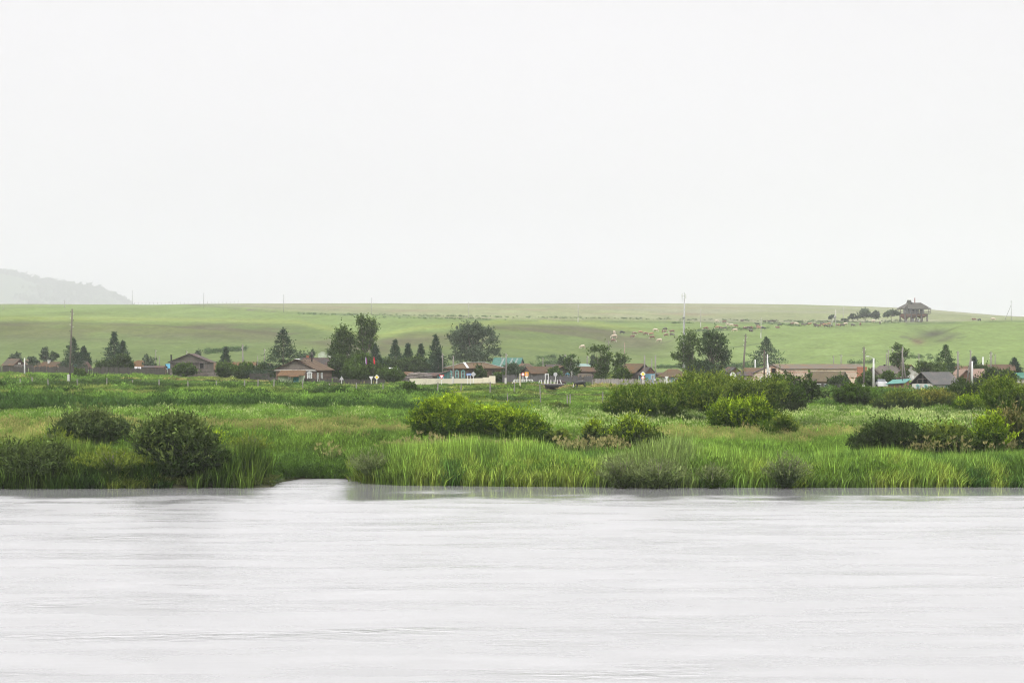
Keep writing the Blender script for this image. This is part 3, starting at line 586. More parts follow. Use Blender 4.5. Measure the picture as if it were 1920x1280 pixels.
def meadow():
    n = 175000
    px = rng.uniform(-620, 2540, n); py = np.where(rng.random(n) < .62, rng.uniform(697, 800, n), rng.uniform(790, 914, n)); D = DofV(px, py) + rng.normal(0, 1, n)*.3
    X = (px-960)*D/F; ds = D - shore(px); ok = (ds > .5) & (D < 640); px, py, D, X, ds = px[ok], py[ok], D[ok], X[ok], ds[ok]; n = len(px)
    z = height(px, D); P = np.stack([X, D, z], 1)
    na = fbm(X/14, D/22, 101); nb_ = fbm(X/7, D/12, 102); nc_ = fbm(X/3, D/4, 103); nd = fbm(X/28, D/60, 104)
    u = rng.random(n)
    bright = np.array([.112,.19,.028]); mid = np.array([.074,.132,.021]); dark = np.array([.033,.066,.014]); yel = np.array([.155,.18,.045]); olive = np.array([.11,.125,.035])
    px0 = px; px = px + 150*(fbm(X/11, D/16, 120)-.5) + 40*(vnoise(X/2, D/3, 121)-.5); D0 = D; D = D + np.clip(D-150, 0, 100)*.16*(fbm(X/9+50, D/30, 122)-.5)*2
    # what grows where, by distance from the river and patchiness
    kind = np.zeros(n, int)          # 0 grass 1 seed grass 2 weeds 3 pale heads 4 nothing
    C = lerp3(mid, bright, sstep(.35,.65,nb_))
    g = lerp3(dark, mid, sstep(.3,.7,nc_))
    nearb = (D < 175)
    kind[nearb & (na > .5) & (u < .75)] = 2
    # pinkish seed heads: band on the left, patches in the middle and on the right
    band = np.exp(-((D-193+5*np.sin(px/90))/17)**2)*(px < 700) + .9*np.exp(-((D-178)/13)**2)*((px>1180)&(px<1500)) + .9*np.exp(-((D-183)/9)**2)*(np.abs(px-1590)<90) + .6*np.exp(-((D-195)/16)**2)*((px>=700)&(px<860)) + .8*np.exp(-((D-165)/12)**2)*(px<120)
    seed = (band*(.45+1.1*na) > .5) & (u < .8); kind[seed] = 1
    C[seed] = lerp3(mid, olive, rng.random(seed.sum()))
    # lush bright green strip behind it
    b2 = np.exp(-((D-224)/17)**2) > .42; m = b2 & (kind != 1); C[m] = lerp3(mid*1.1, bright*1.12, sstep(.3,.6,nc_[m])); kind[m] = 0
    pale = ((px > 1000) & (D > 178) & (D < 245) & (u < .42) & (kind == 0)) | (b2 & (px < 700) & (u < .16)) | ((px>1500)&(D>185)&(D<232)&(u<.55)); kind[pale] = 3
    # tall dark weeds on the left rise, striped by distance
    left = (px < 820) & (D > 244)
    st = fbm(X/45, D/11, 105)
    wd_ = left & (D < 420) & (st > .46) & (u < .93); kind[wd_] = 2; C[wd_] = lerp3(dark*.72, mid*1.35, np.clip(sstep(.4,.62,fbm(X[wd_]/30, D[wd_]/7, 140))*.75+.6*nc_[wd_]-.2, 0, 1))
    lg = left & ~wd_; C[lg] = lerp3(bright*.95, yel, sstep(.4,.7,nd[lg]))
    near_edge = left & (D < 262) & (u < .9); kind[near_edge] = 2; C[near_edge] = dark*1.1
    # middle and right rear: short mown grass, yellower
    rr = (px >= 820) & (D > 262); C[rr] = lerp3(bright*.9, yel, sstep(.35,.7,nb_[rr])); kind[rr & (st > .56) & (u < .5)] = 2
    rw = rr & (kind == 2); C[rw] = lerp3(dark*1.2, mid, nc_[rw])
    dry = (D > 375) & (D < 440) & (nc_ > .5) & (kind != 2); C[dry] = np.array([.23,.19,.07])
    short = (px > 985) & (px < 1200) & (D > 275) & (D < 384)
    # cove and left shore: low dense greenery
    px = px0; D = D0
    cove = (px > 505) & (px < 665) & (ds < 12); kind[cove & (u < .8)] = 2; C[cove] = lerp3(dark*1.2, mid*1.1, nc_[cove])
    mat_ = (px > 290) & (px < 516) & (ds < 6); C[mat_] = np.array([.075,.095,.025]); kind[mat_] = 0
    lsh = (px <= 300) & (ds < 14); C[lsh] = lerp3(dark, mid*.8, nc_[lsh])
    px = px0; D = D0
    g = np.clip(.75+.7*(fbm(X/5, D/7, 107)-.25), .7, 1.3)[:, None]; big = fbm(X/2.6, D/4.5, 130); C = 1.36*C*g*np.exp(rng.normal(0,.17,n))[:, None]*(.72+.6*sstep(.3,.7,big))[:, None]  # low clumps coloured darker than tall ones, painting shade between the mounds
    S = np.exp(rng.normal(0, .18, n))*np.clip(.8 + .8*(na-.3), .7, 1.2)
    hz = S*(.55+.95*sstep(.25,.75,big))
    hz *= np.where((D > 150) & (kind != 2), .68, .85)
    hz[short] *= .45; hz[(D > 385) & (kind != 2)] *= .55; hz[mat_] *= .45; hz[near_edge] *= 1.15; hz[(D > 362) & (kind == 2) & (px > 330)] *= .5; hz[D > 470] *= .6; hz[(px < 330) & (D > 440)] *= 2.1; hz[(px > 760) & (px < 950) & (D > 375)] *= .5
    hz[rr & (D < 385) & ~short & (kind != 2)] *= .7
    hz[(np.abs(px-1035) < 30) & (D > 350) & (D < 405)] *= .3
    hz[(px > 1065) & (px < 1115) & (D > 355) & (D < 396)] *= .35
    hz[(np.abs(px-960) < 75) & (np.abs(D-320-(px-930)*.05) < 9)] *= .25
    C[kind == 2] *= .8; C[(kind == 2) & (D0 < 185)] *= .8; wsc = S*np.clip(D/260, .62, 1.8); SC = np.stack([wsc, wsc, hz], 1)
    for k, srcs, nm, lb in ((0, SRC_GRASS, 'meadow_grass', 'green meadow grass between the river and the village'), (1, [SRC_SEED], 'seeding_grass', 'pinkish brown seeding grass in the meadow'),
                        (2, SRC_WEED, 'meadow_weeds', 'dark green leafy weeds in the meadow'), (3, [SRC_PALE], 'flowering_grass', 'green grass with pale seed heads')):
        for q, s_ in enumerate(srcs):
            m = (kind == k) & ((np.arange(n) % len(srcs)) == q); scatter(nm, s_, P[m], SC[m], C[m], lb, 'grass')
    # reeds along the shore
    n = 15000; px = rng.uniform(-620, 2540, n); ds = rng.uniform(-.2, 9, n)*np.where(rng.random(n)<.5, .45, 1); D = shore(px)+ds; X = (px-960)*D/F
    dens = sstep(655, 680, px) + .5*(px < 300) + .1*((px>300)&(px<500)); ok = (rng.random(n) < dens) & (D < 150); px, D, X, ds = px[ok], D[ok], X[ok], ds[ok]; n = len(px)
    u_ = rng.random(n); nn = fbm(X/3.2, D/6, 110); n2 = fbm(X/1.1+9, D/3, 111)
    C = 1.05*lerp3([.042,.088,.018],[.14,.215,.036], sstep(.35,.65,.5*nn+.5*n2)); ye = ((ds < 2.2) & (n2 > .52) & (px > 655)) | ((ds < 4) & ((np.abs(px-805) < 30) | (np.abs(px-948) < 26) | (np.abs(px-1690) < 30)) & (u_ < .8)) | ((ds < 2) & (px < 300) & (n2 > .6)) | ((np.abs(px-235) < 26) & (ds < 6)); C[ye] = lerp3([.13,.20,.03],[.20,.25,.045], rng.random(ye.sum()))
    dk = px < 500; C[dk] = C[dk]*.5; gr = np.exp(-((px-700)/45)**2); C = C*(1-.35*gr[:, None])
    gw = (np.abs(px-1215) < 95) & (ds < 7); C[gw] = lerp3([.09,.135,.035],[.15,.20,.055], rng.random(gw.sum()))
    C = C*np.exp(rng.normal(0,.13,n))[:, None]
    hh = 1.08*(.7+.9*(nn-.35))*np.exp(rng.normal(0,.1,n))*np.interp(ds, [-.2,1.2,3,9],[.5,.7,1.,.84]); hh = hh*np.where(px < 1290, 1.0, .82)*(.72+.6*fbm(X/5, D/5, 113)); hh[ye] *= .85
    P = np.stack([X, D, np.maximum(height(px, D), -.05)], 1); SC = np.stack([np.ones(n)*.9, np.ones(n)*.9, hh], 1)
    scatter('shore_reeds', SRC_REED, P, SC, C, 'tall green reeds along the far shore of the river', 'reeds')
    # feathery tan plumes behind the reeds
    L_ = []
    for a, b, pa, pb, k in ((750,880,842,850,46),(880,1000,842,850,22),(1055,1170,838,850,26),(1700,1900,838,850,22),(600,760,850,860,9)):
        q = rng.uniform(a, b, k); L_.append(np.stack([q, Dof((a+b)/2, (pa+pb)/2+14)+rng.uniform(-3,3,k)],1))
    q = np.concatenate(L_); P = np.stack([(q[:,0]-960)*q[:,1]/F, q[:,1], height(q[:,0], q[:,1])],1); s_ = np.exp(rng.normal(0,.15,len(q))); SC = np.stack([s_,s_,s_*.72],1)
    scatter('plume_grass', SRC_PLUME, P, SC, np.tile([.1,.13,.035],(len(q),1))*np.exp(rng.normal(0,.15,len(q)))[:,None], 'tan feathery grass plumes behind the reeds', 'grass')
    # low scrub on the hills and the grass of the near bank
    L_ = []
    for x0,y0,x1,y1,k,sp_ in ((560,589,1690,606,420,1.2),(385,662,462,655,220,3.2),(1005,672,1040,672,30,4),(1690,668,1760,676,70,7),(1260,606,1300,606,26,.6),(1300,621,1440,616,70,1.),(1430,606,1500,612,60,2.2),(1490,606,1700,603,110,2.),
                          (980,690,1060,680,90,5),(1340,689,1420,689,120,2.5),(1225,690,1330,690,110,2.5),(1590,684,1640,680,40,3),(1720,686,1800,690,80,5),(1340,690,1500,690,60,3),(700,596,960,600,50,1)):
        t = rng.random(k); a = x0+(x1-x0)*t; b = y0+(y1-y0)*t+rng.normal(0,sp_*.5,k); L_.append(np.stack([a, b],1))
    q = np.concatenate(L_); D = np.array([Dof(a,b) for a,b in q]); ok = D < 1800; q = q[ok]; D = D[ok]
    P = np.stack([(q[:,0]-960)*D/F, D, height(q[:,0], D)],1); s_ = np.exp(rng.normal(.25,.35,len(q)))*.62; SC = np.stack([s_*1.7,s_*1.7,s_],1)
    scatter('hill_scrub', SRC_WEED[0], P, SC, np.tile([.06,.105,.035],(len(q),1))*np.exp(rng.normal(0,.2,len(q)))[:,None], 'low green scrub on the hillside', 'scrub')
    s_ = 1.7*np.exp(rng.normal(0,.3,len(FOREST))); scatter('far_woods', SRC_TREE, FOREST, np.stack([s_]*3,1), np.tile([.03,.045,.028],(len(FOREST),1)), 'distant woods on the far hill', 'woods')
    n = 4000; X = rng.uniform(-60,60,n); Y = rng.uniform(-40,9,n); m = (Y < 8)
    z = -1.9 + 7.4*(1-sstep(1,16,Y+2*(vnoise(X/8,Y/8,2)-.5)))+(fbm(X/5,Y/5,6)-.5)*.3
    ok = (z > .2) & ((np.abs(X) > 2) | (Y < -3)) & ((z + .8 < HC - .12*np.abs(Y))); X, Y, z = X[ok], Y[ok], z[ok]; n = len(X)
    scatter('bank_grass', SRC_GRASS[0], np.stack([X,Y,z],1), np.ones((n,3))*.6, np.tile([.08,.14,.03],(n,1)), 'grass on the near river bank', 'grass')
meadow()
# ------------------------------------------------------------------ riverside shrubs
YG = (.06,.115,.010); YT = (.26,.36,.018); OL = (.045,.075,.015); OT = (.17,.22,.03); DK = (.040,.062,.018); DT = (.07,.12,.025); GY = (.09,.125,.042); GT = (.17,.21,.075)
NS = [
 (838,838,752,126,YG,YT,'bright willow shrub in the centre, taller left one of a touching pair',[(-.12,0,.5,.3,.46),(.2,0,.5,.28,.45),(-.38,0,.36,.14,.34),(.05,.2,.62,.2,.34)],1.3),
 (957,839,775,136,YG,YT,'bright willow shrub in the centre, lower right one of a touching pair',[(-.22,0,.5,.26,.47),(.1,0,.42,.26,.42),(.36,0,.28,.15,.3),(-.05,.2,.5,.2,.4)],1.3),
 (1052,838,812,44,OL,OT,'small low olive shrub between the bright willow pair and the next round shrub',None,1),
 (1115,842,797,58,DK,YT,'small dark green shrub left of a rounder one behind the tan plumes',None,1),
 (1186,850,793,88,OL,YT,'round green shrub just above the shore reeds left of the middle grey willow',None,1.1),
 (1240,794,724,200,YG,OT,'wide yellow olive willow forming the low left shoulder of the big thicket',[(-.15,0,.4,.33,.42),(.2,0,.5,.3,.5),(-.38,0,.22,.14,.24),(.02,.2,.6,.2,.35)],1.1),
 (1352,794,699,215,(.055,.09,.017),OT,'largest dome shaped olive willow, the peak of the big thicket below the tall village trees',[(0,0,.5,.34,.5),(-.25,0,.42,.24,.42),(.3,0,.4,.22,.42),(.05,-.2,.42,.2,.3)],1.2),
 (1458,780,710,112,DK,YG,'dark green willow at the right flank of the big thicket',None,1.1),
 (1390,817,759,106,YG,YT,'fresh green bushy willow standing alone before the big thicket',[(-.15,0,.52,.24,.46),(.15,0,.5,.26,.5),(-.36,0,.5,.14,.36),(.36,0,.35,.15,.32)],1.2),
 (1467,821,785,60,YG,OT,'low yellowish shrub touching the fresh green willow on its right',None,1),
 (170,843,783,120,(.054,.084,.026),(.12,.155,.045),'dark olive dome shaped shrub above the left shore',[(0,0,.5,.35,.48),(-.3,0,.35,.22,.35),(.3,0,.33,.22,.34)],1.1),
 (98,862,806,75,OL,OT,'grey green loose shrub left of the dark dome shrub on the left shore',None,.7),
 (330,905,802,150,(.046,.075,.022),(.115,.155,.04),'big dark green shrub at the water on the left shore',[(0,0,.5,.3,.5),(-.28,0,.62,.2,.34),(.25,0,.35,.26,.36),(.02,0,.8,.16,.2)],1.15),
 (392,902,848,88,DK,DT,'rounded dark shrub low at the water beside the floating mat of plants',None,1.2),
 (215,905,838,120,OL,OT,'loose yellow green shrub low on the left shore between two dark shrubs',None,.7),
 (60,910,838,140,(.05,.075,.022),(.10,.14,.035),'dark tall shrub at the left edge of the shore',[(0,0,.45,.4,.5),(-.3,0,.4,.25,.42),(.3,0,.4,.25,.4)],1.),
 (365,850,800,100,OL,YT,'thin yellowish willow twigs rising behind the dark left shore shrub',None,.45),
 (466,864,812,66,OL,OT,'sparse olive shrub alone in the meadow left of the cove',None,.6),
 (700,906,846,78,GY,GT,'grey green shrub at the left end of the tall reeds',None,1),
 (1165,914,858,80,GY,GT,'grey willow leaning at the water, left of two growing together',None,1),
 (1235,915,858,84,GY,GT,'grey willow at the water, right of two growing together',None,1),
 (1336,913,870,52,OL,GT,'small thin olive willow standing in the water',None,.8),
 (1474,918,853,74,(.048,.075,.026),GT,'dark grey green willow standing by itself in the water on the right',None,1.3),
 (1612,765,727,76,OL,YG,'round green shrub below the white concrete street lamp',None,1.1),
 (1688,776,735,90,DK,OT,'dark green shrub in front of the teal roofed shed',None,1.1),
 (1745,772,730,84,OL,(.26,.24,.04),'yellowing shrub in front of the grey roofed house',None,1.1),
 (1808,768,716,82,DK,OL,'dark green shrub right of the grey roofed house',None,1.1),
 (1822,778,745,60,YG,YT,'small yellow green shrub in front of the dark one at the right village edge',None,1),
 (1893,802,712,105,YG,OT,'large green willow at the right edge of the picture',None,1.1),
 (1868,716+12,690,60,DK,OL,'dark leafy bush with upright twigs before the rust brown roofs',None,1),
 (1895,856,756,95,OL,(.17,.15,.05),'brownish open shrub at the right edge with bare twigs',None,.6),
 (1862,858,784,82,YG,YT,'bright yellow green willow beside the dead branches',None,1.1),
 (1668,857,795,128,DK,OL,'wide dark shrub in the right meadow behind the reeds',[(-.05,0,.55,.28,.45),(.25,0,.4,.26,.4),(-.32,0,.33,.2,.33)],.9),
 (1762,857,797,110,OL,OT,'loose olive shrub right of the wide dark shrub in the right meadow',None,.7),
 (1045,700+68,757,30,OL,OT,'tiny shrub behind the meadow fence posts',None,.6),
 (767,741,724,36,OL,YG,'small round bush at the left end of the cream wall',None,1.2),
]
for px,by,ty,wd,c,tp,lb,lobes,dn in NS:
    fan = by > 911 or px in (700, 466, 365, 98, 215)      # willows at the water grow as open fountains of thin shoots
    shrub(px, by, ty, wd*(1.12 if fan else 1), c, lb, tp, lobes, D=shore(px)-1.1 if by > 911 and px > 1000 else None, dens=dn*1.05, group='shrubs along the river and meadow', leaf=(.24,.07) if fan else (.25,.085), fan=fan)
# big leaved dark tree behind the thicket, with branches reaching right
broadleaf(1502, 697, 98, 262, DK, 'dark broad leaved tree with drooping right branches behind the big thicket', [(-.1,.62,.24,.34),(.1,.5,.26,.32),(-.2,.35,.26,.3),(.22,.3,.22,.22),(.4,.3,.12,.12),(0,.25,.4,.22),(.12,.8,.1,.18),(-.22,.85,.09,.12)], DT, dens=1.3, leaf=(.42,.3), group='trees of the village')
e = empty('dead_branch', gp(1850, Dof(1850,850)), 0, 'bare dead branches sticking up left of the bright willow', 'branch')
mb = MB()
mb.tube([(0,0,0),(-.4,0,.8),(-.8,.1,1.4),(-1.5,0,2.1)],[.05,.04,.025,.01],5).tube([(-.4,0,.8),(-1.1,0,1.0),(-1.9,0,1.25)],[.03,.02,.01],5).tube([(-.8,.1,1.4),(-1.1,0,2.0),(-1.0,0,2.6)],[.025,.02,.01],5).tube([(0,0,0),(.1,0,1.2),(-.2,0,2.2)],[.04,.025,.01],5)
mb.build('branch', M_BARK, e)

# ------------------------------------------------------------------ village trees
PINE = (.036,.062,.033); SPR = (.034,.062,.033); POP = (.06,.095,.028); POPT = (.11,.155,.045); HAZEC = (.072,.10,.055)  # leaf colour of the far trees is lightened to carry haze
TG = 'trees of the village'
for a in ((137,633,27,545,PINE,'ragged pine behind the tall leaning pole',.06,.8),(157,650,18,560,PINE,'small thin pine just right of the leaning pole',.2,.6),
          (214,624,32,535,SPR,'tall dark spruce on the left with a second crown beside it',.0,1.2),(230,640,24,530,SPR,'dark spruce leaning against the taller left one',.0,1.1),
          (423,651,17,520,PINE,'single small spruce behind the rust roof with white wall',.02,1.),(531,615,58,445,PINE,'large wide pine beside the log house with green porch',.04,1.3),
          (703,645,28,500,SPR,'spruce behind the red flag right of the big poplars',.0,1.2),(741,638,30,520,SPR,'tallest and leftmost of the small spruces between poplar and brown hip roof',.02,1.1),
          (765,645,18,515,SPR,'narrow spruce, second of the row left of the brown hip roof',.0,1.1),(789,646,22,515,SPR,'narrow spruce, third of the row left of the brown hip roof',.0,1.1),
          (817,628,27,520,SPR,'tall slender spruce just left of the brown hip roofed house',.0,1.1),(822,656,22,500,PINE,'young pale green spruce in front of the slender one',.0,1.1),
          (1773,647,40,440,(.04,.075,.028),'ragged spruce behind the grey metal roof',.05,1.),(1826,670,16,520,SPR,'small dark spruce among the right hand poles',.0,1.1),
          (1902,672,20,520,SPR,'small spruce by the teal roof at the right edge',.0,1.),(1437,633,36,560,(.05,.08,.045),'thin airy pine behind the brick building pole',.32,.55)):
    conifer(*a[:6], base=a[6], sparse=a[7], group=TG)
broadleaf(640, 604, 52, 455, POP, 'left, lower crown of the two big poplars behind the flags', [(.1,.78,.2,.2),(-.1,.7,.2,.2),(.25,.62,.25,.25),(-.33,.52,.18,.14),(-.1,.5,.3,.2),(.2,.4,.3,.22),(-.38,.42,.12,.09)], POPT, dens=1.2, group=TG)
broadleaf(683, 589, 46, 452, POP, 'tallest poplar of the village, right of its lower neighbour', [(-.12,.87,.26,.12),(.1,.82,.2,.14),(.32,.8,.16,.13),(-.05,.7,.3,.15),(.3,.62,.18,.14),(0,.52,.36,.17),(-.1,.35,.34,.18),(.1,.2,.34,.18),(.38,.7,.12,.08)], POPT, dens=1.25, group=TG)
broadleaf(888, 608, 98, 600, HAZEC, 'huge hazy spreading tree behind the brown hip roof', [(-.12,.85,.2,.14),(.05,.88,.16,.12),(.24,.8,.16,.14),(-.3,.72,.18,.14),(0,.65,.4,.24),(.36,.6,.15,.15),(.38,.42,.14,.16),(-.28,.45,.2,.2),(.1,.35,.36,.25),(-.36,.3,.14,.12)], HAZEC, dens=1.6, group=TG, leaf=(.3,.2))
broadleaf(1292, 619, 58, 430, POP, 'left of the two round poplars in front of the mobile mast', [(-.05,.82,.26,.18),(.15,.75,.24,.2),(-.15,.62,.24,.16),(-.38,.5,.14,.1),(-.1,.4,.34,.2),(.15,.3,.36,.25),(.05,.15,.36,.15)], POPT, dens=1.4, group=TG)
broadleaf(1333, 619, 64, 428, (.042,.07,.028), 'right, darker of the two round poplars near the mobile mast', [(-.15,.86,.18,.14),(.12,.85,.18,.12),(.3,.76,.18,.16),(0,.7,.38,.2),(.1,.5,.42,.25),(.38,.42,.14,.12),(-.1,.3,.42,.25),(.36,.3,.16,.1),(.1,.14,.38,.14)], POP, dens=1.5, group=TG)
broadleaf(1072, 663, 30, 432, (.065,.11,.035), 'birch with a white trunk in front of the long log house', [(-.1,.78,.22,.2),(.3,.62,.16,.14),(-.3,.6,.16,.18),(.05,.5,.24,.2),(.25,.35,.24,.2)], (.12,.17,.05), M_BIRCH, clear=.3, dens=1.2, name='birch_tree', group=TG)
broadleaf(1127, 647, 46, 428, POP, 'leafy tree with a crown leaning left between log houses', [(-.2,.86,.22,.1),(.1,.82,.2,.12),(.2,.65,.25,.16),(0,.5,.32,.2),(.05,.3,.36,.22),(.05,.12,.38,.14)], POPT, dens=1.3, group=TG)
broadleaf(1163, 662, 34, 426, POP, 'rounded tree touching the dark gabled house on its left', [(0,.82,.3,.16),(.2,.7,.28,.18),(-.1,.55,.35,.22),(0,.3,.4,.24),(0,.12,.4,.12)], POPT, dens=1.3, group=TG)
broadleaf(1114, 668, 20, 520, HAZEC, 'small hazy tree behind the leaning tree', None, dens=1, group=TG)
broadleaf(1053, 668, 26, 520, HAZEC, 'pale hazy tree behind the birch', None, dens=.9, group=TG)
broadleaf(1685, 646, 34, 470, POP, 'open crowned tree among poles on the right', [(-.1,.85,.2,.12),(.25,.75,.2,.12),(-.2,.62,.24,.16),(.15,.6,.22,.16),(-.2,.42,.2,.14),(.35,.68,.12,.07)], POPT, clear=.3, dens=.9, group=TG)
for a in ((84,650,20,620,'taller hazy tree behind the left houses'),(99,660,22,620,'hazy round tree right of the taller one behind the left houses'),(30,662,30,600,'hazy bush tree behind the leftmost gable'),(62,669,34,610,'low hazy trees behind the brown roofs on the far left'),
          (279,668,32,520,'round dark bush tree behind the rust hipped roof'),(568,658,30,520,'hazy tree just right of the large pine'),(584,652,14,520,'slim light tree above the purple grey roof'),
          (1745,678,80,420,'broad dark tree mass behind the grey metal roof'),(370,657,10,640,'tiny tree on the slope above the big barn'),(1697,684,26,440,'bush tree in front of the white gable')):
    broadleaf(a[0], a[1], a[2], a[3], HAZEC if a[3] > 500 else POP, a[4], None, POPT if a[3] < 500 else None, clear=.05, dens=1.2, group=TG)
for a in ((225,672,44,500,DK,'dark bush at the foot of the left spruces'),(192,680,20,500,DK,'small dark bush left of the spruces'),(346,683,40,470,OL,'bush against the big wooden barn'),(425,683,34,468,OL,'bush in front of the reddish brown roof'),
          (460,680,32,455,OL,'light green bush before the white wall'),(493,689,30,452,DK,'dark bush left of the green porch'),(522,692,26,450,DK,'dark bush under the large pine'),
          (640,668,40,442,DK,'tall dark juniper like bush right of the log house'),(675,668,48,440,OL,'rounded lilac bush below the tallest poplar'),(705,678,38,444,DK,'bush behind the diamond sign with red flag above'),
          (665,686,44,436,OL,'low bush behind the grey fence and triangle sign'),(733,695,46,432,OL,'low bush at the right end of the grey fence'),(770,676,70,505,DK,'wide dark bush under the row of spruces'),(735,680,40,505,DK,'dark bush under the tallest small spruce'),
          (899,693,20,428,DK,'dark bush hiding the middle of the hip roofed house'),(936,702,26,428,OL,'bush at the right end of the hip roofed house'),(956,686,30,470,HAZEC,'hazy bush before the teal roof'),(976,690,20,480,HAZEC,'small hazy bush before the grey brown roof'),
          (1040,692,20,424,POP,'bush left of the blue framed window'),(1165,698,26,420,OL,'light green bush below the rounded tree'),(1572,711,34,388,DK,'bush in front of the old wooden gable'),(1625,703,28,392,OL,'bush covering the foot of the red brick tower'),
          (1666,703,20,400,OL,'bush between red shed and teal roofed shed'),(1290,713,20,400,OL,'low bush beside the maroon gate'),(150,696,18,420,OL,'weedy bush right of the foot of the leaning pole'),(1842,690,40,460,DK,'bush before the back row of rust roofs')):
    shrub(a[0], 0, a[1], a[2], a[4], a[5], None if a[4] in (HAZEC,) else tuple(q*1.7 for q in a[4]), D=a[3], group='bushes among the houses', leaf=(.22,.12), dens=1.2, name='bush', cat='bush', lobes=[(0,0,.5,.4,.5),(-.28,0,.35,.24,.38),(.28,0,.38,.24,.36),(.05,-.2,.3,.3,.34)])
# hill trees
for a in ((1560,591,16,'small dark tree behind the braced pole on the hill'),(1583,597,16,'low bush between the pole and the hill trees'),(1600,589,20,'small round tree left of the big hill tree'),(1622,579,28,'largest round tree on the hill, left of the stilted tower'),(1640,584,20,'tree joined to the right side of the largest hill tree'),(1672,579,32,'umbrella shaped tree with a visible trunk beside the stilted tower')):
    D = Dof(a[0], 604); broadleaf(a[0], a[1], a[2], D, (.06,.085,.05), a[3], [(0,.6,.38,.35),(-.25,.5,.24,.28),(.25,.5,.24,.28)] if a[0] != 1672 else [(0,.68,.34,.28),(-.28,.55,.22,.22),(.28,.58,.2,.22)], None, clear=.1, dens=2.2, group='trees on the hill', leaf=(.22,.14))

# ------------------------------------------------------------------ buildings
LOG = mat('grey_logs', (.13,.11,.095), var=.3, c2=(.07,.055,.045), planks=(2,.24), plank_c=(.03,.025,.02))
LOGB = mat('brown_logs', (.11,.075,.055), var=.3, c2=(.17,.11,.07), planks=(2,.24), plank_c=(.025,.018,.014))
BOARD = mat('grey_boards', (.15,.13,.12), var=.35, c2=(.08,.07,.065), planks=(0,.16), plank_c=(.04,.035,.03))
REDB = mat('red_brown_boards', (.20,.095,.065), var=.35, c2=(.10,.065,.05), planks=(0,.2))
DARK = mat('dark_gap', (.012,.011,.010), var=.1)  # near-black colour stands in for the shade inside openings
RUST = mat('rusty_roof', (.155,.10,.062), var=.3, c2=(.20,.115,.055), c2amt=.9, scale=3, rough=.7)
BRN = mat('brown_slate_roof', (.125,.095,.068), var=.25, c2=(.16,.09,.05), c2amt=.7, scale=4)
GRYB = mat('grey_brown_roof', (.13,.112,.092), var=.2, c2=(.22,.13,.08), c2amt=.5, scale=4)
PURP = mat('weathered_slate', (.112,.105,.108), var=.3, c2=(.15,.085,.065), c2amt=.6, scale=5, stretch=(1,1,.3))
GREY = mat('corrugated_grey', (.155,.155,.16), var=.12, c2=(.21,.19,.175), c2amt=.5, wave=(0,.2), rough=.6)
WHT = mat('whitewash', (.50,.49,.45), var=.15, c2=(.30,.27,.22), c2amt=.45)
WHP = mat('white_paint', (.62,.63,.61), var=.08, c2=(.48,.48,.45))
CRM = mat('cream_wall', (.52,.49,.38), var=.06, c2=(.42,.39,.30), c2amt=.3)
BRK = mat('pale_brick', (.66,.55,.43), var=.12, c2=(.46,.32,.24), c2amt=.35, planks=(2,1.05), plank_c=(.42,.25,.18), scale=9)
RBR = mat('red_brick', (.33,.135,.075), var=.25, c2=(.24,.10,.06), scale=9)
TEAL = mat('teal_paint', (.16,.34,.32), var=.15, c2=(.32,.42,.39), c2amt=.3)
TEALR = mat('teal_metal_roof', (.085,.24,.19), var=.12, c2=(.13,.27,.22), rough=.5, wave=(0,.3))
BLUE = mat('sky_blue_paint', (.16,.36,.47), var=.15, c2=(.28,.42,.47), c2amt=.3, planks=(0,.3), plank_c=(.10,.24,.32))
BLUER = mat('bright_blue_roof', (.12,.37,.55), var=.1)
GLS = mat('window_glass', (.03,.04,.045), rough=.15, var=.2, spec=.6)
CUR = mat('window_curtain', (.30,.31,.30), var=.5, rough=.3, scale=3)
MAR = mat('maroon_gate', (.13,.025,.035), var=.15, planks=(0,.25))
GRNP = mat('pale_green_paint', (.33,.38,.26), var=.15, planks=(0,.35), plank_c=(.2,.24,.15))
DTEAL = mat('deep_teal_door', (.015,.15,.15), var=.15)
MET = mat('pale_metal_sheet', (.46,.46,.46), var=.15, c2=(.33,.32,.31), wave=(0,.25), rough=.5)
CONC = mat('concrete', (.50,.49,.46), var=.12, c2=(.38,.37,.34))
WOODP = mat('weathered_pole', (.115,.10,.085), var=.3, c2=(.07,.06,.05), stretch=(4,4,.4))
PIPE = mat('dark_pipe', (.035,.033,.032), rough=.5)

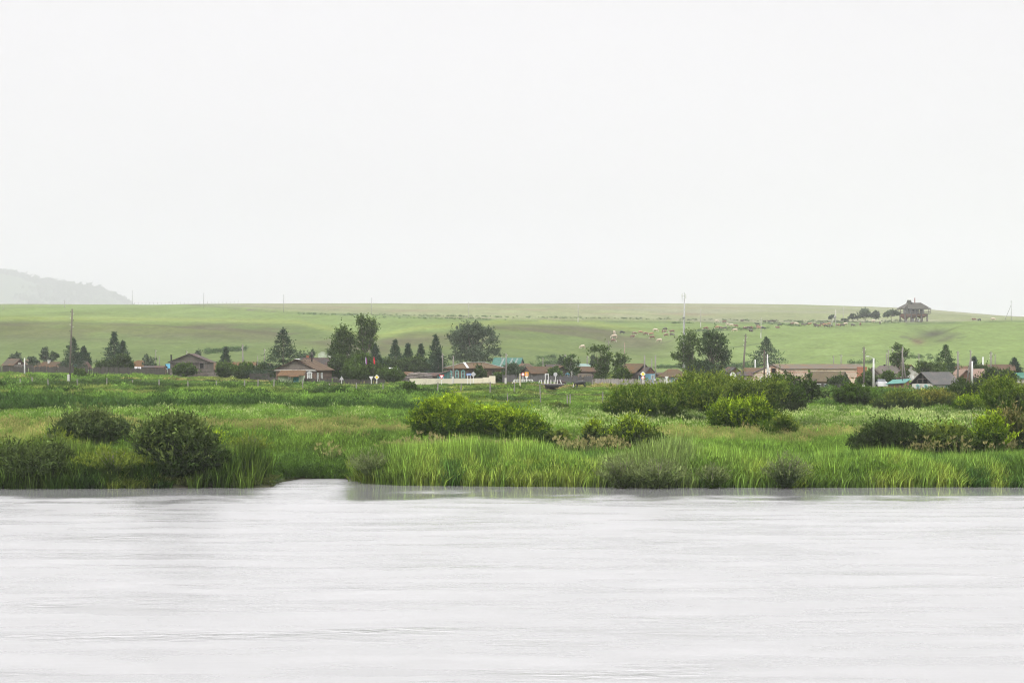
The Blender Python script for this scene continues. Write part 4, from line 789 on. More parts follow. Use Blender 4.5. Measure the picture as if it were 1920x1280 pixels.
def window(p, face, u, z0, z1, w_, d2, w2, fr=TEAL, style='peak', glass=GLS):
    """casing (with pediment), pane and glazing bars on one face of the house body"""
    mp_ = {'f': lambda a, o, z: (a, -d2-o, z), 'r': lambda a, o, z: (w2+o, a, z), 'l': lambda a, o, z: (-w2-o, -a, z)}[face]
    def bx(m, a0, a1, o0, o1, za, zb):
        q = [mp_(a, o, z) for z in (za, zb) for a, o in ((a0,o1),(a1,o1),(a1,o0),(a0,o0))]; m.hexa(q)
    t = w_*.19; m = MB()
    bx(m, u-w_/2, u-w_/2+t, 0, .09, z0, z1); bx(m, u+w_/2-t, u+w_/2, 0, .09, z0, z1)
    bx(m, u-w_/2-.05, u+w_/2+.05, .0, .13, z0-.1, z0); 
    zt = z1
    if style == 'peak':
        q = [(u-w_*.6, z1), (u+w_*.6, z1), (u+w_*.45, z1+w_*.2), (u, z1+w_*.42), (u-w_*.45, z1+w_*.2)]
        n = len(m.v); m.v += [mp_(a, .13, z) for a, z in q] + [mp_(a, 0, z) for a, z in q]; m.f += [tuple(range(n, n+5)), tuple(range(n+9, n+4, -1))] + [(n+i, n+5+i, n+5+(i+1)%5, n+(i+1)%5) for i in range(5)]
    else: bx(m, u-w_/2-.04, u+w_/2+.04, 0, .12, z1, z1+.12)
    W = m.build('window', fr, p)
    m = MB(); bx(m, u-w_/2+t, u+w_/2-t, .0, .03, z0, z1); m.build('pane', glass, W)
    if glass is DARK: return
    m = MB(); bx(m, u-.025, u+.025, .03, .06, z0, z1); bx(m, u-w_/2+t, u+w_/2-t, .03, .057, z0+(z1-z0)*.62, z0+(z1-z0)*.62+.05); m.build('glazing_bar', WHP, W)
def house(px, D, w_, d_, eave, ridge, yaw, label, wallm=LOG, roofm=BRN, gablem=None, rx='x', roof='gable', over=.4, wins=(), chim=None, name='wooden_house', cat='house', hipend=.5, base=None, trim=None, opengable=False, group='houses of the village', hips=None):
    """ridge/eave given as photo rows; rx = ridge along local x (slope faces viewer) or y (gable faces viewer)"""
    p = gp(px, D); z0 = p.z; h = zpy(eave, D) - z0; r = zpy(ridge, D) - z0 - h; p.z = z0
    e = empty(name, p, R(yaw), label, cat, group)
    a, b = (w_/2, d_/2); gm = gablem or wallm
    MB().box(-a, a, -b, b, -.6, h).build('wall', wallm, e)
    if rx == 'x': T = lambda x, y, z: (x, y, z); A, B = a, b
    else: T = lambda x, y, z: (-y, x, z); A, B = b, a       # A half length along ridge, B half span
    sl_ = r/B; th = .13; oz = over*sl_
    if roof == 'gable':
        if not opengable:
            for s in (-1, 1):
                m = MB()
                x0, x1 = (s*(A-.08), s*(A+.004)) if s > 0 else (s*(A+.004), s*(A-.08))
                m_ = [T(x0,-B,h), T(x0,B,h), T(x0,0,h+r*.985), T(x1,-B,h), T(x1,B,h), T(x1,0,h+r*.985)]; n = len(m.v); m.v += m_; m.f += [(n,n+2,n+1),(n+3,n+4,n+5),(n,n+1,n+4,n+3),(n+1,n+2,n+5,n+4),(n+2,n,n+3,n+5)]
                m.build('gable', gm, e)
        else:
            m = MB()
            for s in (-1, 1):
                for q in (-.5, 0, .5): m.bar(T(s*(A-.1), q*B, h), T(s*(A-.1), q*B, h+r*(1-abs(q))-.05), .12)
                m.bar(T(s*(A-.1), -B*.5, h+r*.45), T(s*(A-.1), B*.5, h+r*.45), .12)
            m.build('gable_frame', WOODP, e)
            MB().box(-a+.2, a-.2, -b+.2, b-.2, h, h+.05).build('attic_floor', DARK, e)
        m = MB(); XO = A + over*.8
        for s in (-1, 1):
            m.hexa([T(-XO, s*(B+over), h-oz), T(XO, s*(B+over), h-oz), T(XO, 0, h+r), T(-XO, 0, h+r), T(-XO, s*(B+over), h-oz+th), T(XO, s*(B+over), h-oz+th), T(XO, 0, h+r+th), T(-XO, 0, h+r+th)])
        rf = m.build('roof', roofm, e)
    else:
        k = hipend*B; X = A+over; Y = B+over; m = MB()
        bt = [T(-X,-Y,h-.05), T(X,-Y,h-.05), T(X,Y,h-.05), T(-X,Y,h-.05)]; tp = [T(-X,-Y,h+.08), T(X,-Y,h+.08), T(X,Y,h+.08), T(-X,Y,h+.08)]; r0, r1 = T(-(A-k),0,h+r), T(A-k,0,h+r)
        m.v = bt+tp+[r0, r1]; m.f = [(3,2,1,0),(0,1,5,4),(1,2,6,5),(2,3,7,6),(3,0,4,7),(4,5,9,8),(5,6,9),(6,7,8,9),(7,4,8)]
        rf = m.build('roof', roofm, e)
        if hips:
            m = MB()
            for q, c in ((r0, tp[0]), (r1, tp[1]), (r1, tp[2]), (r0, tp[3]), (r0, r1)):
                q2 = Vector(q)+Vector((0,0,.05)); c2 = Vector(c)+Vector((0,0,.05)); m.bar(q2, c2, .42, .06)
            m.build('hip_flashing', hips, rf)
    if trim: MB().box(-a-.3, a+.3, -b-.32, -b-.02, h-.22, h-.02).build('eave_board', trim, e)
    if chim:
        for cx, cy_, ct, cm, cw in chim:
            m = MB(); zt = zpy(ct, D)-z0
            if cm is PIPE: m.tube([(cx,cy_,h),(cx,cy_,zt-.25),(cx,cy_,zt)], [cw*.5,cw*.5,cw*.65], 8)
            else: m.box(cx-cw/2, cx+cw/2, cy_-cw/2, cy_+cw/2, h, zt-.12); m.box(cx-cw*.62, cx+cw*.62, cy_-cw*.62, cy_+cw*.62, zt-.12, zt)
            m.build('chimney', cm, rf)
    for wv in wins:
        face, u, b0, t0, ww = wv[:5]; st = wv[5] if len(wv) > 5 else TEAL; gl = wv[6] if len(wv) > 6 else GLS; sy = wv[7] if len(wv) > 7 else 'flat'
        window(e, face, u, zpy(b0, D)-z0, zpy(t0, D)-z0, ww, b, a, st, sy, gl)
    return e, h, r
S4 = lambda n, D: n*D/F    # photo pixels to metres at distance D

# far left cluster
house(26, 565, 4.4, 3.2, 683, 673, -42, 'leftmost small house with grey brown roof and dark plank gable', BOARD, GRYB, REDB, wins=(('r',0,682,680.5,.7,WHT),), chim=((-1.6,0,670,PIPE,.35),))
house(60, 620, 5.0, 4, 684, 672, 10, 'pale grey brown roof behind the first two houses on the far left', BOARD, GRYB, chim=None, roof='hip', hipend=.7)
house(100, 560, 7.0, 3.4, 689, 679, -38, 'low house with rusty grey roof and dark right gable, second from the left', BOARD, BRN, LOG, chim=((-1.2,-.3,675,WHP,.5),))
house(85, 545, 4.6, 2.6, 692.5, 686, 0, 'low strip of rust coloured shed roof behind the left fence', BOARD, RUST, name='shed', cat='shed', group=None)
house(152, 552, 3.4, 3.4, 690, 678, 52, 'small house with dark purple roof and turquoise gable on the left', BLUE, PURP, TEAL)
house(262, 530, 4.6, 4.4, 688, 675, -8, 'house with rust orange hipped roof below the left spruces', BOARD, RUST, roof='hip', hipend=.8, wins=(), chim=((.6,.5,671,PIPE,.3),))
house(241, 522, 5.4, 3, 694, 689, 2, 'low shed with a light metal roof behind the left fence', BOARD, MET, name='shed', cat='shed', group=None, over=.2)
house(291, 512, 4.4, 3, 689, 686.5, -6, 'dark plank shed with flat roof left of the big barn', REDB, PURP, LOG, name='shed', cat='shed', group=None, over=.3)
house(320, 540, 1.8, 3.4, 691, 683, 20, 'small bright blue roof peeking out left of the big barn', WHT, BLUER)
house(360, 482, 8.0, 6, 678, 663.5, -3, 'large grey log barn with a wide weathered gable', LOG, PURP, mat('barn_gable',(.135,.12,.10),planks=(2,.3)), rx='y', over=.5, trim=BOARD, chim=((-3.9,-2.4,665,PIPE,.32),), wins=(('f',2.6,690,681,1.3,BOARD,DARK),), name='log_barn', cat='barn', group=None)
house(416, 505, 4.4, 4, 691, 680, 0, 'house with faded reddish brown roof right of the big barn', LOG, mat('faded_red_roof',(.18,.115,.08),c2=(.2,.12,.07)))
house(459, 512, 4.6, 4, 685.5, 679.5, 0, 'house with narrow rust roof above a white wall', mat('blue_white_wall',(.55,.60,.61),var=.05), RUST)
house(497, 500, 2.6, 4, 691, 682, -25, 'small grey purple roof left of the large pine', BOARD, PURP)
# main log house with the green porch
H1,h_,r_ = house(570, 432, 7.9, 8.4, 692.5, 674.5, -16, 'brown log house with wide grey gable and white framed windows', LOGB, mat('brown_metal_roof',(.165,.115,.08),c2=(.11,.07,.05)), mat('gable_planks',(.135,.115,.095),planks=(2,.2)), rx='y', over=.5, trim=WHT, chim=((1.0,1.5,665,PIPE,.3),),
      wins=(('f',1.15,713,699,.95,WHP,CUR,'peak'),('f',2.75,713,699,.95,WHP,CUR,'peak'),('r',-3.2,713,699,.9,WHP,CUR),('r',-1.2,713,699,.9,WHP,CUR)))
MB().poly([(-.1,-4.9,h_+r_+.22),(1.5,-4.4,h_+r_+.02),(2.3,-3.2,h_+r_-.42),(.3,-3.3,h_+r_+.2)]).build('white_patch', WHP, H1)
P1 = gp(548, 423); e = empty('porch_annex', P1, R(-3), 'pale green annex with rusty lean-to roof and teal door in front of the log house', 'annex')
z = lambda py, D=423: zpy(py, D) - P1.z
MB().box(-2.4, 2.2, -1, 1, -.5, z(703.5)).build('wall', GRNP, e)
MB().hexa([(-2.6,-1.5,z(704)-.1),(2.4,-1.5,z(703)-.1),(2.4,1.2,z(695)),(-2.3,1.2,z(695)),(-2.6,-1.5,z(704)),(2.4,-1.5,z(703)),(2.4,1.2,z(695)+.1),(-2.3,1.2,z(695)+.1)]).build('roof', RUST, e)
MB().hexa([(-.4,-2.1,z(705.5)-.08),(1.5,-2.1,z(705.5)-.08),(1.3,-1.5,z(703)-.02),(-.6,-1.5,z(703)-.02),(-.4,-2.1,z(705.5)),(1.5,-2.1,z(705.5)),(1.3,-1.5,z(703)+.06),(-.6,-1.5,z(703)+.06)]).build('porch_roof', RUST, e)
dr = MB().box(.35, 1.35, -1.06, -1.0, .0, z(704.6)).build('door', DTEAL, e)
window(e, 'f', -.35, z(708.5), z(706.2), .5, 1, 2.2, WHP, 'flat')
house(610, 470, 10.0, 5, 697, 671.5, 0, 'long building with purple grey slate roof behind the log house', BOARD, PURP, chim=((-3.6,.3,666,RBR,.5),))
# middle
house(727, 470, 3.6, 3, 698, 690, -25, 'small roof of light metal sheets right of the red flag', BOARD, MET)
house(752, 460, 4.4, 3, 702.5, 698, -12, 'low rust edged roof behind the bush left of the log pile', BOARD, RUST, name='shed', cat='shed', group=None)
house(808, 440, 4.6, 3, 704, 699.5, 8, 'dark open lean-to shed behind the cream wall', LOG, PURP, name='shed', cat='shed', group=None, over=.5)
house(889, 432, 5.2, 9.6, 690.5, 679.5, -40, 'log house with brown hipped roof and teal window frames', LOGB, mat('tan_hip_roof',(.17,.12,.078),c2=(.19,.115,.065)), rx='y', roof='hip', hipend=.75, over=.5, hips=MET,
      wins=(('f',-1.7,707,697,1.0,TEAL,GLS,'peak'),('f',.0,707,696,.9,TEAL,GLS,'peak'),('f',1.5,707,696,.9,TEAL,GLS,'peak'),('r',2.4,707,698,.9,BOARD,GLS,'peak')))
Pq = gp(832, 424); e = empty('annex', Pq, R(10), 'teal lean-to annex at the left end of the brown hip roofed house', 'annex'); z = lambda py: zpy(py, 424)-Pq.z
MB().hexa([(-1.1,-1,-.4),(1,-1,-.4),(1,1,-.4),(-1.1,1,-.4),(-1.1,-1,z(702)),(1,-1,z(695)),(1,1,z(695)),(-1.1,1,z(702))]).build('wall', mat('dull_teal_boards',(.05,.13,.12),planks=(0,.2)), e)
MB().hexa([(-1.4,-1.2,z(703)),(1.1,-1.2,z(694.6)),(1.1,1.1,z(694.6)),(-1.4,1.1,z(703)),(-1.4,-1.2,z(702.2)),(1.1,-1.2,z(693.8)),(1.1,1.1,z(693.8)),(-1.4,1.1,z(702.2))]).build('roof', PURP, e)
MB().box(-1.0,-.1,-1.06,-1.0,-.3,z(706)).build('door', BLUE, e)
Ht,h_,r_ = house(953, 560, 7.0, 4.2, 690, 671.5, -24, 'house with teal metal roof crossed by pale stripes', BOARD, mat('faded_teal_roof',(.10,.25,.21),var=.2,c2=(.14,.28,.24)), LOG, over=.4)
mb = MB()
for x0 in (-1.2, 1.1, 2.4):
    f = lambda x, t: (x, -(2.1+.4)*(1-t), h_ - .4*r_/2.1 + (r_+.4*r_/2.1)*t + .17)
    mb.poly([f(x0-.4,.12), f(x0+.05,.12), f(x0+.35,.95), f(x0-.1,.95)])
mb.build('pale_stripe', mat('pale_roof_stripe',(.42,.46,.46)), Ht)
house(984, 500, 6.2, 5, 697.5, 681, -18, 'house with broad grey brown hipped roof in front of the teal roof', LOG, GRYB, roof='hip', hipend=.9)
house(1010, 470, 5.4, 3.6, 698.5, 688, 28, 'low house with rusty brown roof and grey left gable', BOARD, BRN, LOG, over=.4, wins=(('l',0,697.5,693.5,.5,BOARD,DARK),))
house(1036, 500, 2.6, 3, 693, 684, 15, 'small red brick shed behind the log house with blue window', RBR, PURP, name='shed', cat='shed', group=None)
house(1050, 436, 4.0, 5, 695.5, 686.5, 14, 'grey log house with arched sky blue window frame', LOG, BRN, mat('gable_planks2',(.13,.11,.10),planks=(2,.2)), rx='y', over=.4, wins=(('f',.75,712,701.5,.8,BLUE,GLS,'peak'),))
house(1090, 440, 7.6, 4.6, 696, 688, 0, 'long log building with rusty brown roof behind the birch', LOGB, mat('rust_brown_roof',(.15,.095,.062),c2=(.11,.085,.065)), wins=(('f',-2.2,712,702,.7,BLUE),('f',-1.3,712,702,.5,BLUE),('f',3.3,710,700,.6,WHT)))
Pq = gp(1098, 428); e = empty('annex', Pq, R(-2), 'lean-to shed with brown roof and bright blue panel on the long log building', 'annex'); z = lambda py: zpy(py, 428)-Pq.z
MB().box(-1.4,1.4,-.8,1.2,-.4,z(707)).build('wall', LOG, e)
MB().hexa([(-1.6,-1.1,z(707.6)),(1.6,-1.1,z(707.6)),(1.0,1.3,z(700.5)),(-1.4,1.3,z(700.5)),(-1.6,-1.1,z(706.8)),(1.6,-1.1,z(706.8)),(1.0,1.3,z(699.7)),(-1.4,1.3,z(699.7))]).build('roof', GRYB, e)
MB().box(.2,1.3,-.86,-.8,z(711.5),z(707.6)).build('panel', BLUER, e)
house(1093, 520, 2.4, 3, 687, 682.5, 10, 'small pale turquoise roof behind the long log building', WHT, mat('pale_turquoise_roof',(.35,.47,.46),var=.1))
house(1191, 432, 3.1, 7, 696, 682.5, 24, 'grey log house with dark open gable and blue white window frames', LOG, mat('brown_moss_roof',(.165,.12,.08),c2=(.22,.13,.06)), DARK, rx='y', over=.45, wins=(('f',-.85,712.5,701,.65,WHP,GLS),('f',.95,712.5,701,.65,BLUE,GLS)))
house(1214, 426, 2.2, 3, 700.5, 689, 16, 'sky blue plank annex with red brown gable beside the dark gabled house', BLUE, PURP, REDB, rx='y', over=.3, wins=(('f',.45,709,704,.55,WHP,GLS),), name='annex', cat='annex', group=None)
house(1235, 500, 3.4, 3, 702, 699, -8, 'low grey shed with pale blue patch behind the blue annex', BOARD, PURP, name='shed', cat='shed', group=None)
house(1262, 420, 3.9, 3.2, 706.5, 691.5, 22, 'small house with brown hipped roof left of the maroon gate', WHT, mat('tan_slate_roof',(.165,.125,.085),c2=(.20,.115,.06)), roof='hip', hipend=.6, over=.35, wins=(('f',-.9,714,708.5,.6,TEAL,GLS,'peak'),('f',.7,714,708.5,.6,TEAL,GLS,'peak'),('r',0,713,707,.7,TEAL)))
e = empty('gate', gp(1276, 406), 0, 'maroon metal gate beside the small hip roofed house', 'gate'); z = lambda py: zpy(py, 406)-e.location.z
MB().box(-.9,.75,-.04,.04,.1,z(710.5)).build('gate_panel', MAR, e); MB().box(-1.0,-.9,-.06,.06,-.3,z(709.8)).build('post', WOODP, e); MB().box(.75,.85,-.06,.06,-.3,z(709.8)).build('post', WOODP, e)
e = empty('carport', gp(1294, 404), 0, 'open shelter with thin light roof edge right of the maroon gate', 'shelter'); z = lambda py: zpy(py, 404)-e.location.z
MB().box(-1.1,1.1,-1,1,z(708.8),z(707.4)).build('roof', MET, e)
for x in (-1,1):
    for y in (-.9,.9): MB().box(x-.05,x+.05,y-.05,y+.05,-.4,z(708.8)).build('post', WOODP, e)
house(1372, 450, 3.2, 4, 701, 689, 15, 'small house with blue and brown gable behind the white oval dish', WHT, PURP, REDB, rx='y', over=.4, trim=BLUE)
e = empty('satellite_dish', gp(1374, 392), 0, 'large white oval dish between the round poplar and the low beige house', 'dish'); z = lambda py: zpy(py, 392)-e.location.z
mb = MB(); zc_ = (z(697)+z(716))/2; hh = (z(697)-z(716))/2
n0 = 24; ring = [[( .55*q*math.cos(a), -.22*(1-q*q)*-1-.1, zc_+hh*q*math.sin(a)) for a in np.linspace(0, 6.283, n0, endpoint=False)] for q in (1,.75,.5,.25)]
mb.v = [p for r_ in ring for p in r_] + [(0,.12,zc_)]
mb.f = [(k*n0+i, k*n0+(i+1)%n0, (k+1)*n0+(i+1)%n0, (k+1)*n0+i) for k in range(3) for i in range(n0)] + [(3*n0+i, 3*n0+(i+1)%n0, 4*n0) for i in range(n0)]
mb.build('reflector', mat('bright_white',(.8,.8,.8),var=.03), e, True); MB().tube([(0,.2,-.4),(0,.2,zc_)],.07).build('mast', CONC, e)
house(1399, 440, 3.4, 3.5, 704, 698, 0, 'low beige building left of the pale brick hall', mat('beige_wall',(.42,.37,.29),c2=(.30,.25,.20)), PURP, over=.3, wins=(('f',-1.2,712,705.5,.8,WHT),))
house(1412, 452, 4.0, 5.0, 701.5, 690.5, 30, 'house with dark gable and brown roof left of the brick hall', LOG, mat('brown_roof2',(.19,.12,.07),c2=(.15,.10,.07)), rx='y', over=.4, gablem=LOG)
# pale brick hall
Hb,h_,r_ = house(1530, 440, 16.6, 9, 691.5, 683.5, 5, 'long pale brick hall with red brick bands and sagging brown roof', BRK, mat('hall_roof',(.21,.178,.15),var=.12,c2=(.27,.16,.08),c2amt=.35,scale=3), over=.25, wins=(('f',7.6,708,697.5,1.0,WHT,GLS),('f',7.7,722,716,.8,DARK,GLS)), name='brick_hall', cat='hall', group=None)
house(1446, 431, 6.6, 7, 699.5, 684.5, -4, 'gabled front block of the pale brick hall with an open attic hole', BRK, PURP, BRK, rx='y', over=.25, wins=(('f',-1.8,717,707,1.0,WHP,CUR),('f',.6,717,707,1.0,WHP,CUR),('f',.3,698.5,690.5,1.0,REDB,DARK)), name='brick_hall', cat='hall', group=None)
e = empty('brick_tower', gp(1617, 432), R(3), 'red brick tower block at the right end of the pale hall', 'tower'); z = lambda py: zpy(py, 432)-e.location.z
MB().box(-.62,.62,-1.2,2,-.5,z(688.5)).build('wall', RBR, e); MB().box(-.68,.68,-1.26,2.06,z(688.5),z(687.6)).build('parapet', RBR, e)
house(1552, 398, 5.8, 4.6, 713.5, 697.5, -27, 'old wooden house with mossy brown roof in front of the brick hall', LOG, mat('mossy_roof',(.17,.135,.09),var=.25,c2=(.12,.10,.075)), mat('grey_planks3',(.12,.11,.10),planks=(2,.2)), over=.35,
      wins=(('f',-2.0,727,720,.8,WHP),('f',-.8,727,720,.8,WHP,DTEAL),('f',.5,727,720,.8,WHP,DTEAL)))
house(1664, 470, 5.4, 4.6, 700.5, 685, -20, 'house with large grey hipped roof and white cornice', mat('white_cornice_wall',(.5,.52,.53)), mat('grey_slate',(.185,.165,.155),var=.12,c2=(.21,.17,.15)), roof='hip', hipend=.45, over=.3, chim=((-.6,0,683,PIPE,.4),(1.6,-1,695,PIPE,.25)))
house(1637, 452, 2.6, 3.6, 701, 689, -14, 'small dark gabled shed left of the grey hipped roof', BOARD, GRYB, LOG, rx='y', over=.35, name='shed', cat='shed', group=None)
house(1694, 480, 4.0, 6, 702, 684.5, 22, 'white walled house with steep dark roof edge', WHT, mat('rust_red_roof',(.19,.105,.07)), WHT, rx='y', over=.3)
e = empty('red_shed', gp(1661, 412), R(1), 'long low red shed overgrown with grass on its roof', 'shed'); z = lambda py: zpy(py, 412)-e.location.z
MB().box(-2.9,2.9,-1,1,-.4,z(709)).build('wall', mat('faded_red_boards',(.24,.10,.07),var=.3,planks=(0,.25)), e); MB().box(-3.1,3.1,-1.2,1.2,z(709),z(707.6)).build('roof', PURP, e)
P_ = np.stack([rng.uniform(-2.9,2.9,500), rng.uniform(-1,1,500), z(707.6)+rng.uniform(-.02,.3,500)],1); V, Fc = leaves(P_, np.tile([0,0,1.],(500,1))+rng.normal(0,.6,(500,3)), .25, .08); mesh_obj('roof_grass', V, Fc, M_LEAF, e, cols=leafcol((.09,.14,.04),500))
e = empty('shed', gp(1684, 384), R(-32), 'plank shed with bright teal roof beside the grey roofed house', 'shed'); z = lambda py: zpy(py, 384)-e.location.z
MB().hexa([(-1.3,-1,-.4),(1.5,-1,-.4),(1.5,1,-.4),(-1.3,1,-.4),(-1.3,-1,z(719.5)),(1.5,-1,z(717)),(1.5,1,z(711)),(-1.3,1,z(713.5))]).build('wall', REDB, e)
MB().hexa([(-1.7,-1.3,z(720.5)),(1.8,-1.3,z(717.8)),(1.8,1.3,z(710.5)),(-1.5,1.3,z(712.5)),(-1.7,-1.3,z(719.6)),(1.8,-1.3,z(716.9)),(1.8,1.3,z(709.6)),(-1.5,1.3,z(711.6))]).build('roof', mat('teal_sheet',(.05,.15,.125),var=.1), e)
MB().tube([(.7,.2,z(714)),(.7,.2,z(705))],.06).build('chimney', PIPE, e)
# grey metal roofed house
house(1754, 375, 5.3, 5.6, 719, 698.5, 27, 'whitewashed house with large corrugated grey roof and open dark gable', WHT, GREY, opengable=True, over=.35,
      wins=(('f',.2,733,722.5,.75,TEAL,GLS),('f',1.8,733,722.5,.75,TEAL,GLS),('l',-1.1,731,723.5,.8,TEAL,GLS,'peak'),('l',1.0,731,723.5,.8,TEAL,GLS,'peak')))
house(1830, 455, 8.0, 5, 707, 692.5, 18, 'long rust brown roofed house with red plank gable on the right', mat('light_blue_wall',(.42,.52,.56),c2=(.5,.5,.48)), mat('rust_brown2',(.16,.105,.075),c2=(.12,.085,.065)), REDB, over=.4, wins=(('f',-2.2,713,708.5,.9,BLUE),('f',-.4,713,708.5,.9,WHP)))
house(1803, 432, 2.9, 4, 706.5, 693.5, 14, 'red brown plank gable house in front of the long rust roof', REDB, mat('rust_brown2',()), REDB, rx='y', over=.35)
house(1818, 530, 6.4, 4, 692.5, 687, 0, 'back roof of faded rust colour behind the right poles', BOARD, mat('rust_red_roof',()))
house(1868, 520, 7.6, 4, 694, 684, -6, 'wide red brown roof behind the right hand bushes', BOARD, mat('red_brown_roof2',(.17,.11,.08)))
house(1912, 440, 2.8, 4, 708, 699.5, -18, 'house with teal roof cut by the right edge of the picture', WHT, TEALR, WHP, over=.35)

# logs and junk behind the cream wall, debris left of the log house
e = empty('log_pile', gp(782, 428), R(5), 'pile of grey logs and planks behind the cream wall', 'log pile'); r = random.Random(5)
mb = MB()
for i in range(46): 
    a = Vector((r.uniform(-2.2,1.2), r.uniform(-.8,.8), r.uniform(.2,1.9))); mb.tube([a, a+Vector((r.uniform(1,2.2), r.uniform(-.6,.6), r.uniform(-.25,.25)))], r.uniform(.05,.1), 5)
mb.build('logs', mat('grey_timber',(.23,.20,.18),var=.35), e)
e = empty('plank_pile', gp(400, 450), 0, 'heap of pale boards in the weeds below the big barn', 'plank pile'); mb = MB()
for i in range(14):
    a = Vector((r.uniform(-1.2,.2), r.uniform(-.4,.4), r.uniform(.6,1.3))); mb.bar(a, a+Vector((r.uniform(.6,1.4), 0, r.uniform(-.1,.35))), .14, .04)
mb.build('planks', mat('grey_timber',()), e)

# ------------------------------------------------------------------ fences
def fence(name, pts, hgt, matr, label, cat='fence', post=2.6, bw=.13, gap=.015, ragged=.14, pm=WOODP, bottom=.05, rails=False):
    """pts: (px, D); upright boards between posts"""
    r = random.Random(len(label)); P = [gp(*q) for q in pts]; e = empty(name, P[0], 0, label, cat); o = P[0]; L_ = 0; bm_ = MB(); nextp = 0; k = 0
    segs = list(zip(P, P[1:]))
    for a, b in segs:
        d = Vector((b.x-a.x, b.y-a.y, 0)); n = max(1, int(d.length/(bw+gap))); u = d.normalized(); side = Vector((-u.y, u.x, 0))*.02
        for i in range(n):
            t = i/n; px_ = 960+F*(a.x+(b.x-a.x)*t)/(a.y+(b.y-a.y)*t); Dq = a.y+(b.y-a.y)*t; g = gp(px_, Dq) - o
            hb = hgt*(1+r.uniform(-ragged, ragged)) ; 
            if r.random() < ragged*.4: continue
            q = g + u*bw; bm_.hexa([g-side+Vector((0,0,bottom)), q-side+Vector((0,0,bottom)), q+side+Vector((0,0,bottom)), g+side+Vector((0,0,bottom)), g-side+Vector((0,0,hb)), q-side+Vector((0,0,hb)), q+side+Vector((0,0,hb)), g+side+Vector((0,0,hb))])
            dd = (L_ + d.length*t)
            if dd >= nextp and k < 60:
                nextp += post; k += 1; c = g + side*5; MB().box(c.x-.07,c.x+.07,c.y-.07,c.y+.07,c.z-.4,c.z+hgt*1.03).build('post', pm, e)
        L_ += d.length
    bm_.build('boards', matr, e); return e
FB = mat('fence_boards', (.055,.05,.04), var=.4, c2=(.035,.032,.027), scale=3, stretch=(8,8,.4))
fence('board_fence', [(-40,520),(60,518),(170,500),(320,486)], 1.55, FB, 'long weathered grey board fence in front of the left houses')
fence('board_fence', [(505,434),(560,424),(600,420),(660,418),(722,420)], 1.0, FB, 'grey board fence in front of the log house with the green porch')
fence('board_fence', [(468,446),(488,444),(505,440)], 1.5, FB, 'short grey fence piece left of the green porch')
fence('board_fence', [(1110,402),(1180,400),(1245,398)], 1.15, mat('pale_fence_boards',(.27,.25,.235),var=.45,c2=(.15,.14,.13),scale=2,stretch=(8,8,.4)), 'pale uneven board fence along the road below the blue annex', ragged=.1)
fence('board_fence', [(942,424),(1000,416),(1050,414),(1112,416)], 1.5, mat('dark_fence_boards',(.10,.095,.095),var=.3,stretch=(8,8,.4)), 'dark board fence behind the white road barrier')
fence('picket_fence', [(1525,378),(1560,376),(1592,378)], 1.0, FB, 'low grey picket fence below the old wooden house', bw=.07, gap=.07)
e = empty('garden_wall', gp(772, 405), 0, 'cream painted wall with a stepped higher right end along the road', 'wall'); o = e.location.copy()
for nm, seg in (('wall_panel', ((768,405),(888,405),709.5,709.5,.12)), ('wall_panel', ((888,404),(905,403),708.8,708.8,.12)), ('wall_panel',((905,403),(917,402),707.3,707.3,.12)), ('wall_panel',((917,402),(929,401),704.6,704.6,.12))):
    (p0, D0), (p1, D1), t0, t1, th = seg; a = wp(p0, t0, D0)-o; b = wp(p1, t1, D1)-o
    MB().hexa([(a.x,a.y-th,-1.3),(b.x,b.y-th,-1.3),(b.x,b.y+th,-1.3),(a.x,a.y+th,-1.3),(a.x,a.y-th,a.z),(b.x,b.y-th,b.z),(b.x,b.y+th,b.z),(a.x,a.y+th,a.z)]).build(nm, CRM, e)

def wire_fence(label, posts, D_of, hgt, wires=2, matr=WOODP, thick=.12, name='wire_fence'):
    P = [gp(a, D_of(a)) for a in posts]; e = empty(name, P[0], 0, label, 'fence'); o = P[0]; r = random.Random(3)
    for p in P:
        q = p-o; hh = hgt*r.uniform(.8,1.15); t = thick*r.uniform(.8,1.3)/2; ln = r.uniform(-.06,.06)*hh
        MB().tube([q+Vector((0,0,-.3)), q+Vector((ln,0,hh))], [t, t*.85], 6).build('post', matr, e)
    for k in range(wires):
        mb = MB()
        for a, b in zip(P, P[1:]):
            z_ = Vector((0,0,hgt*(.55+.35*k/max(1,wires-1)))); m_ = (a+b)/2-o+z_-Vector((0,0,.08)); mb.tube([a-o+z_, m_, b-o+z_], .012 if wires < 3 else .01, 3)
        mb.build('wire', PIPE, e)
GP_ = mat('grey_post',(.24,.22,.20),var=.3)
wire_fence('wire fence on grey wooden posts crossing the left meadow', [38,61,90,145,200,248,298,352,405,458,484,513,568,618,668,718,769,820,864,919,964,1013], lambda a: 352-.02*(a), 1.45, 2, GP_, .2)
wire_fence('short line of thin fence posts at the edge of the middle meadow', [952,1014,1064,1069,1130], lambda a: 285, 1.5, 2, GP_, .14)
wire_fence('far wire fence running across the hillside', [620+11*i for i in range(95)], lambda a: Dof(a, float(np.interp(a,[560,960,1500,1700],[590,600,606,605]))), 1.3, 1, GP_, .12)
wire_fence('wire fence standing on the skyline at the left', [252+7.2*i for i in range(28)], lambda a: 1930., 2.3, 1, GP_, .16)

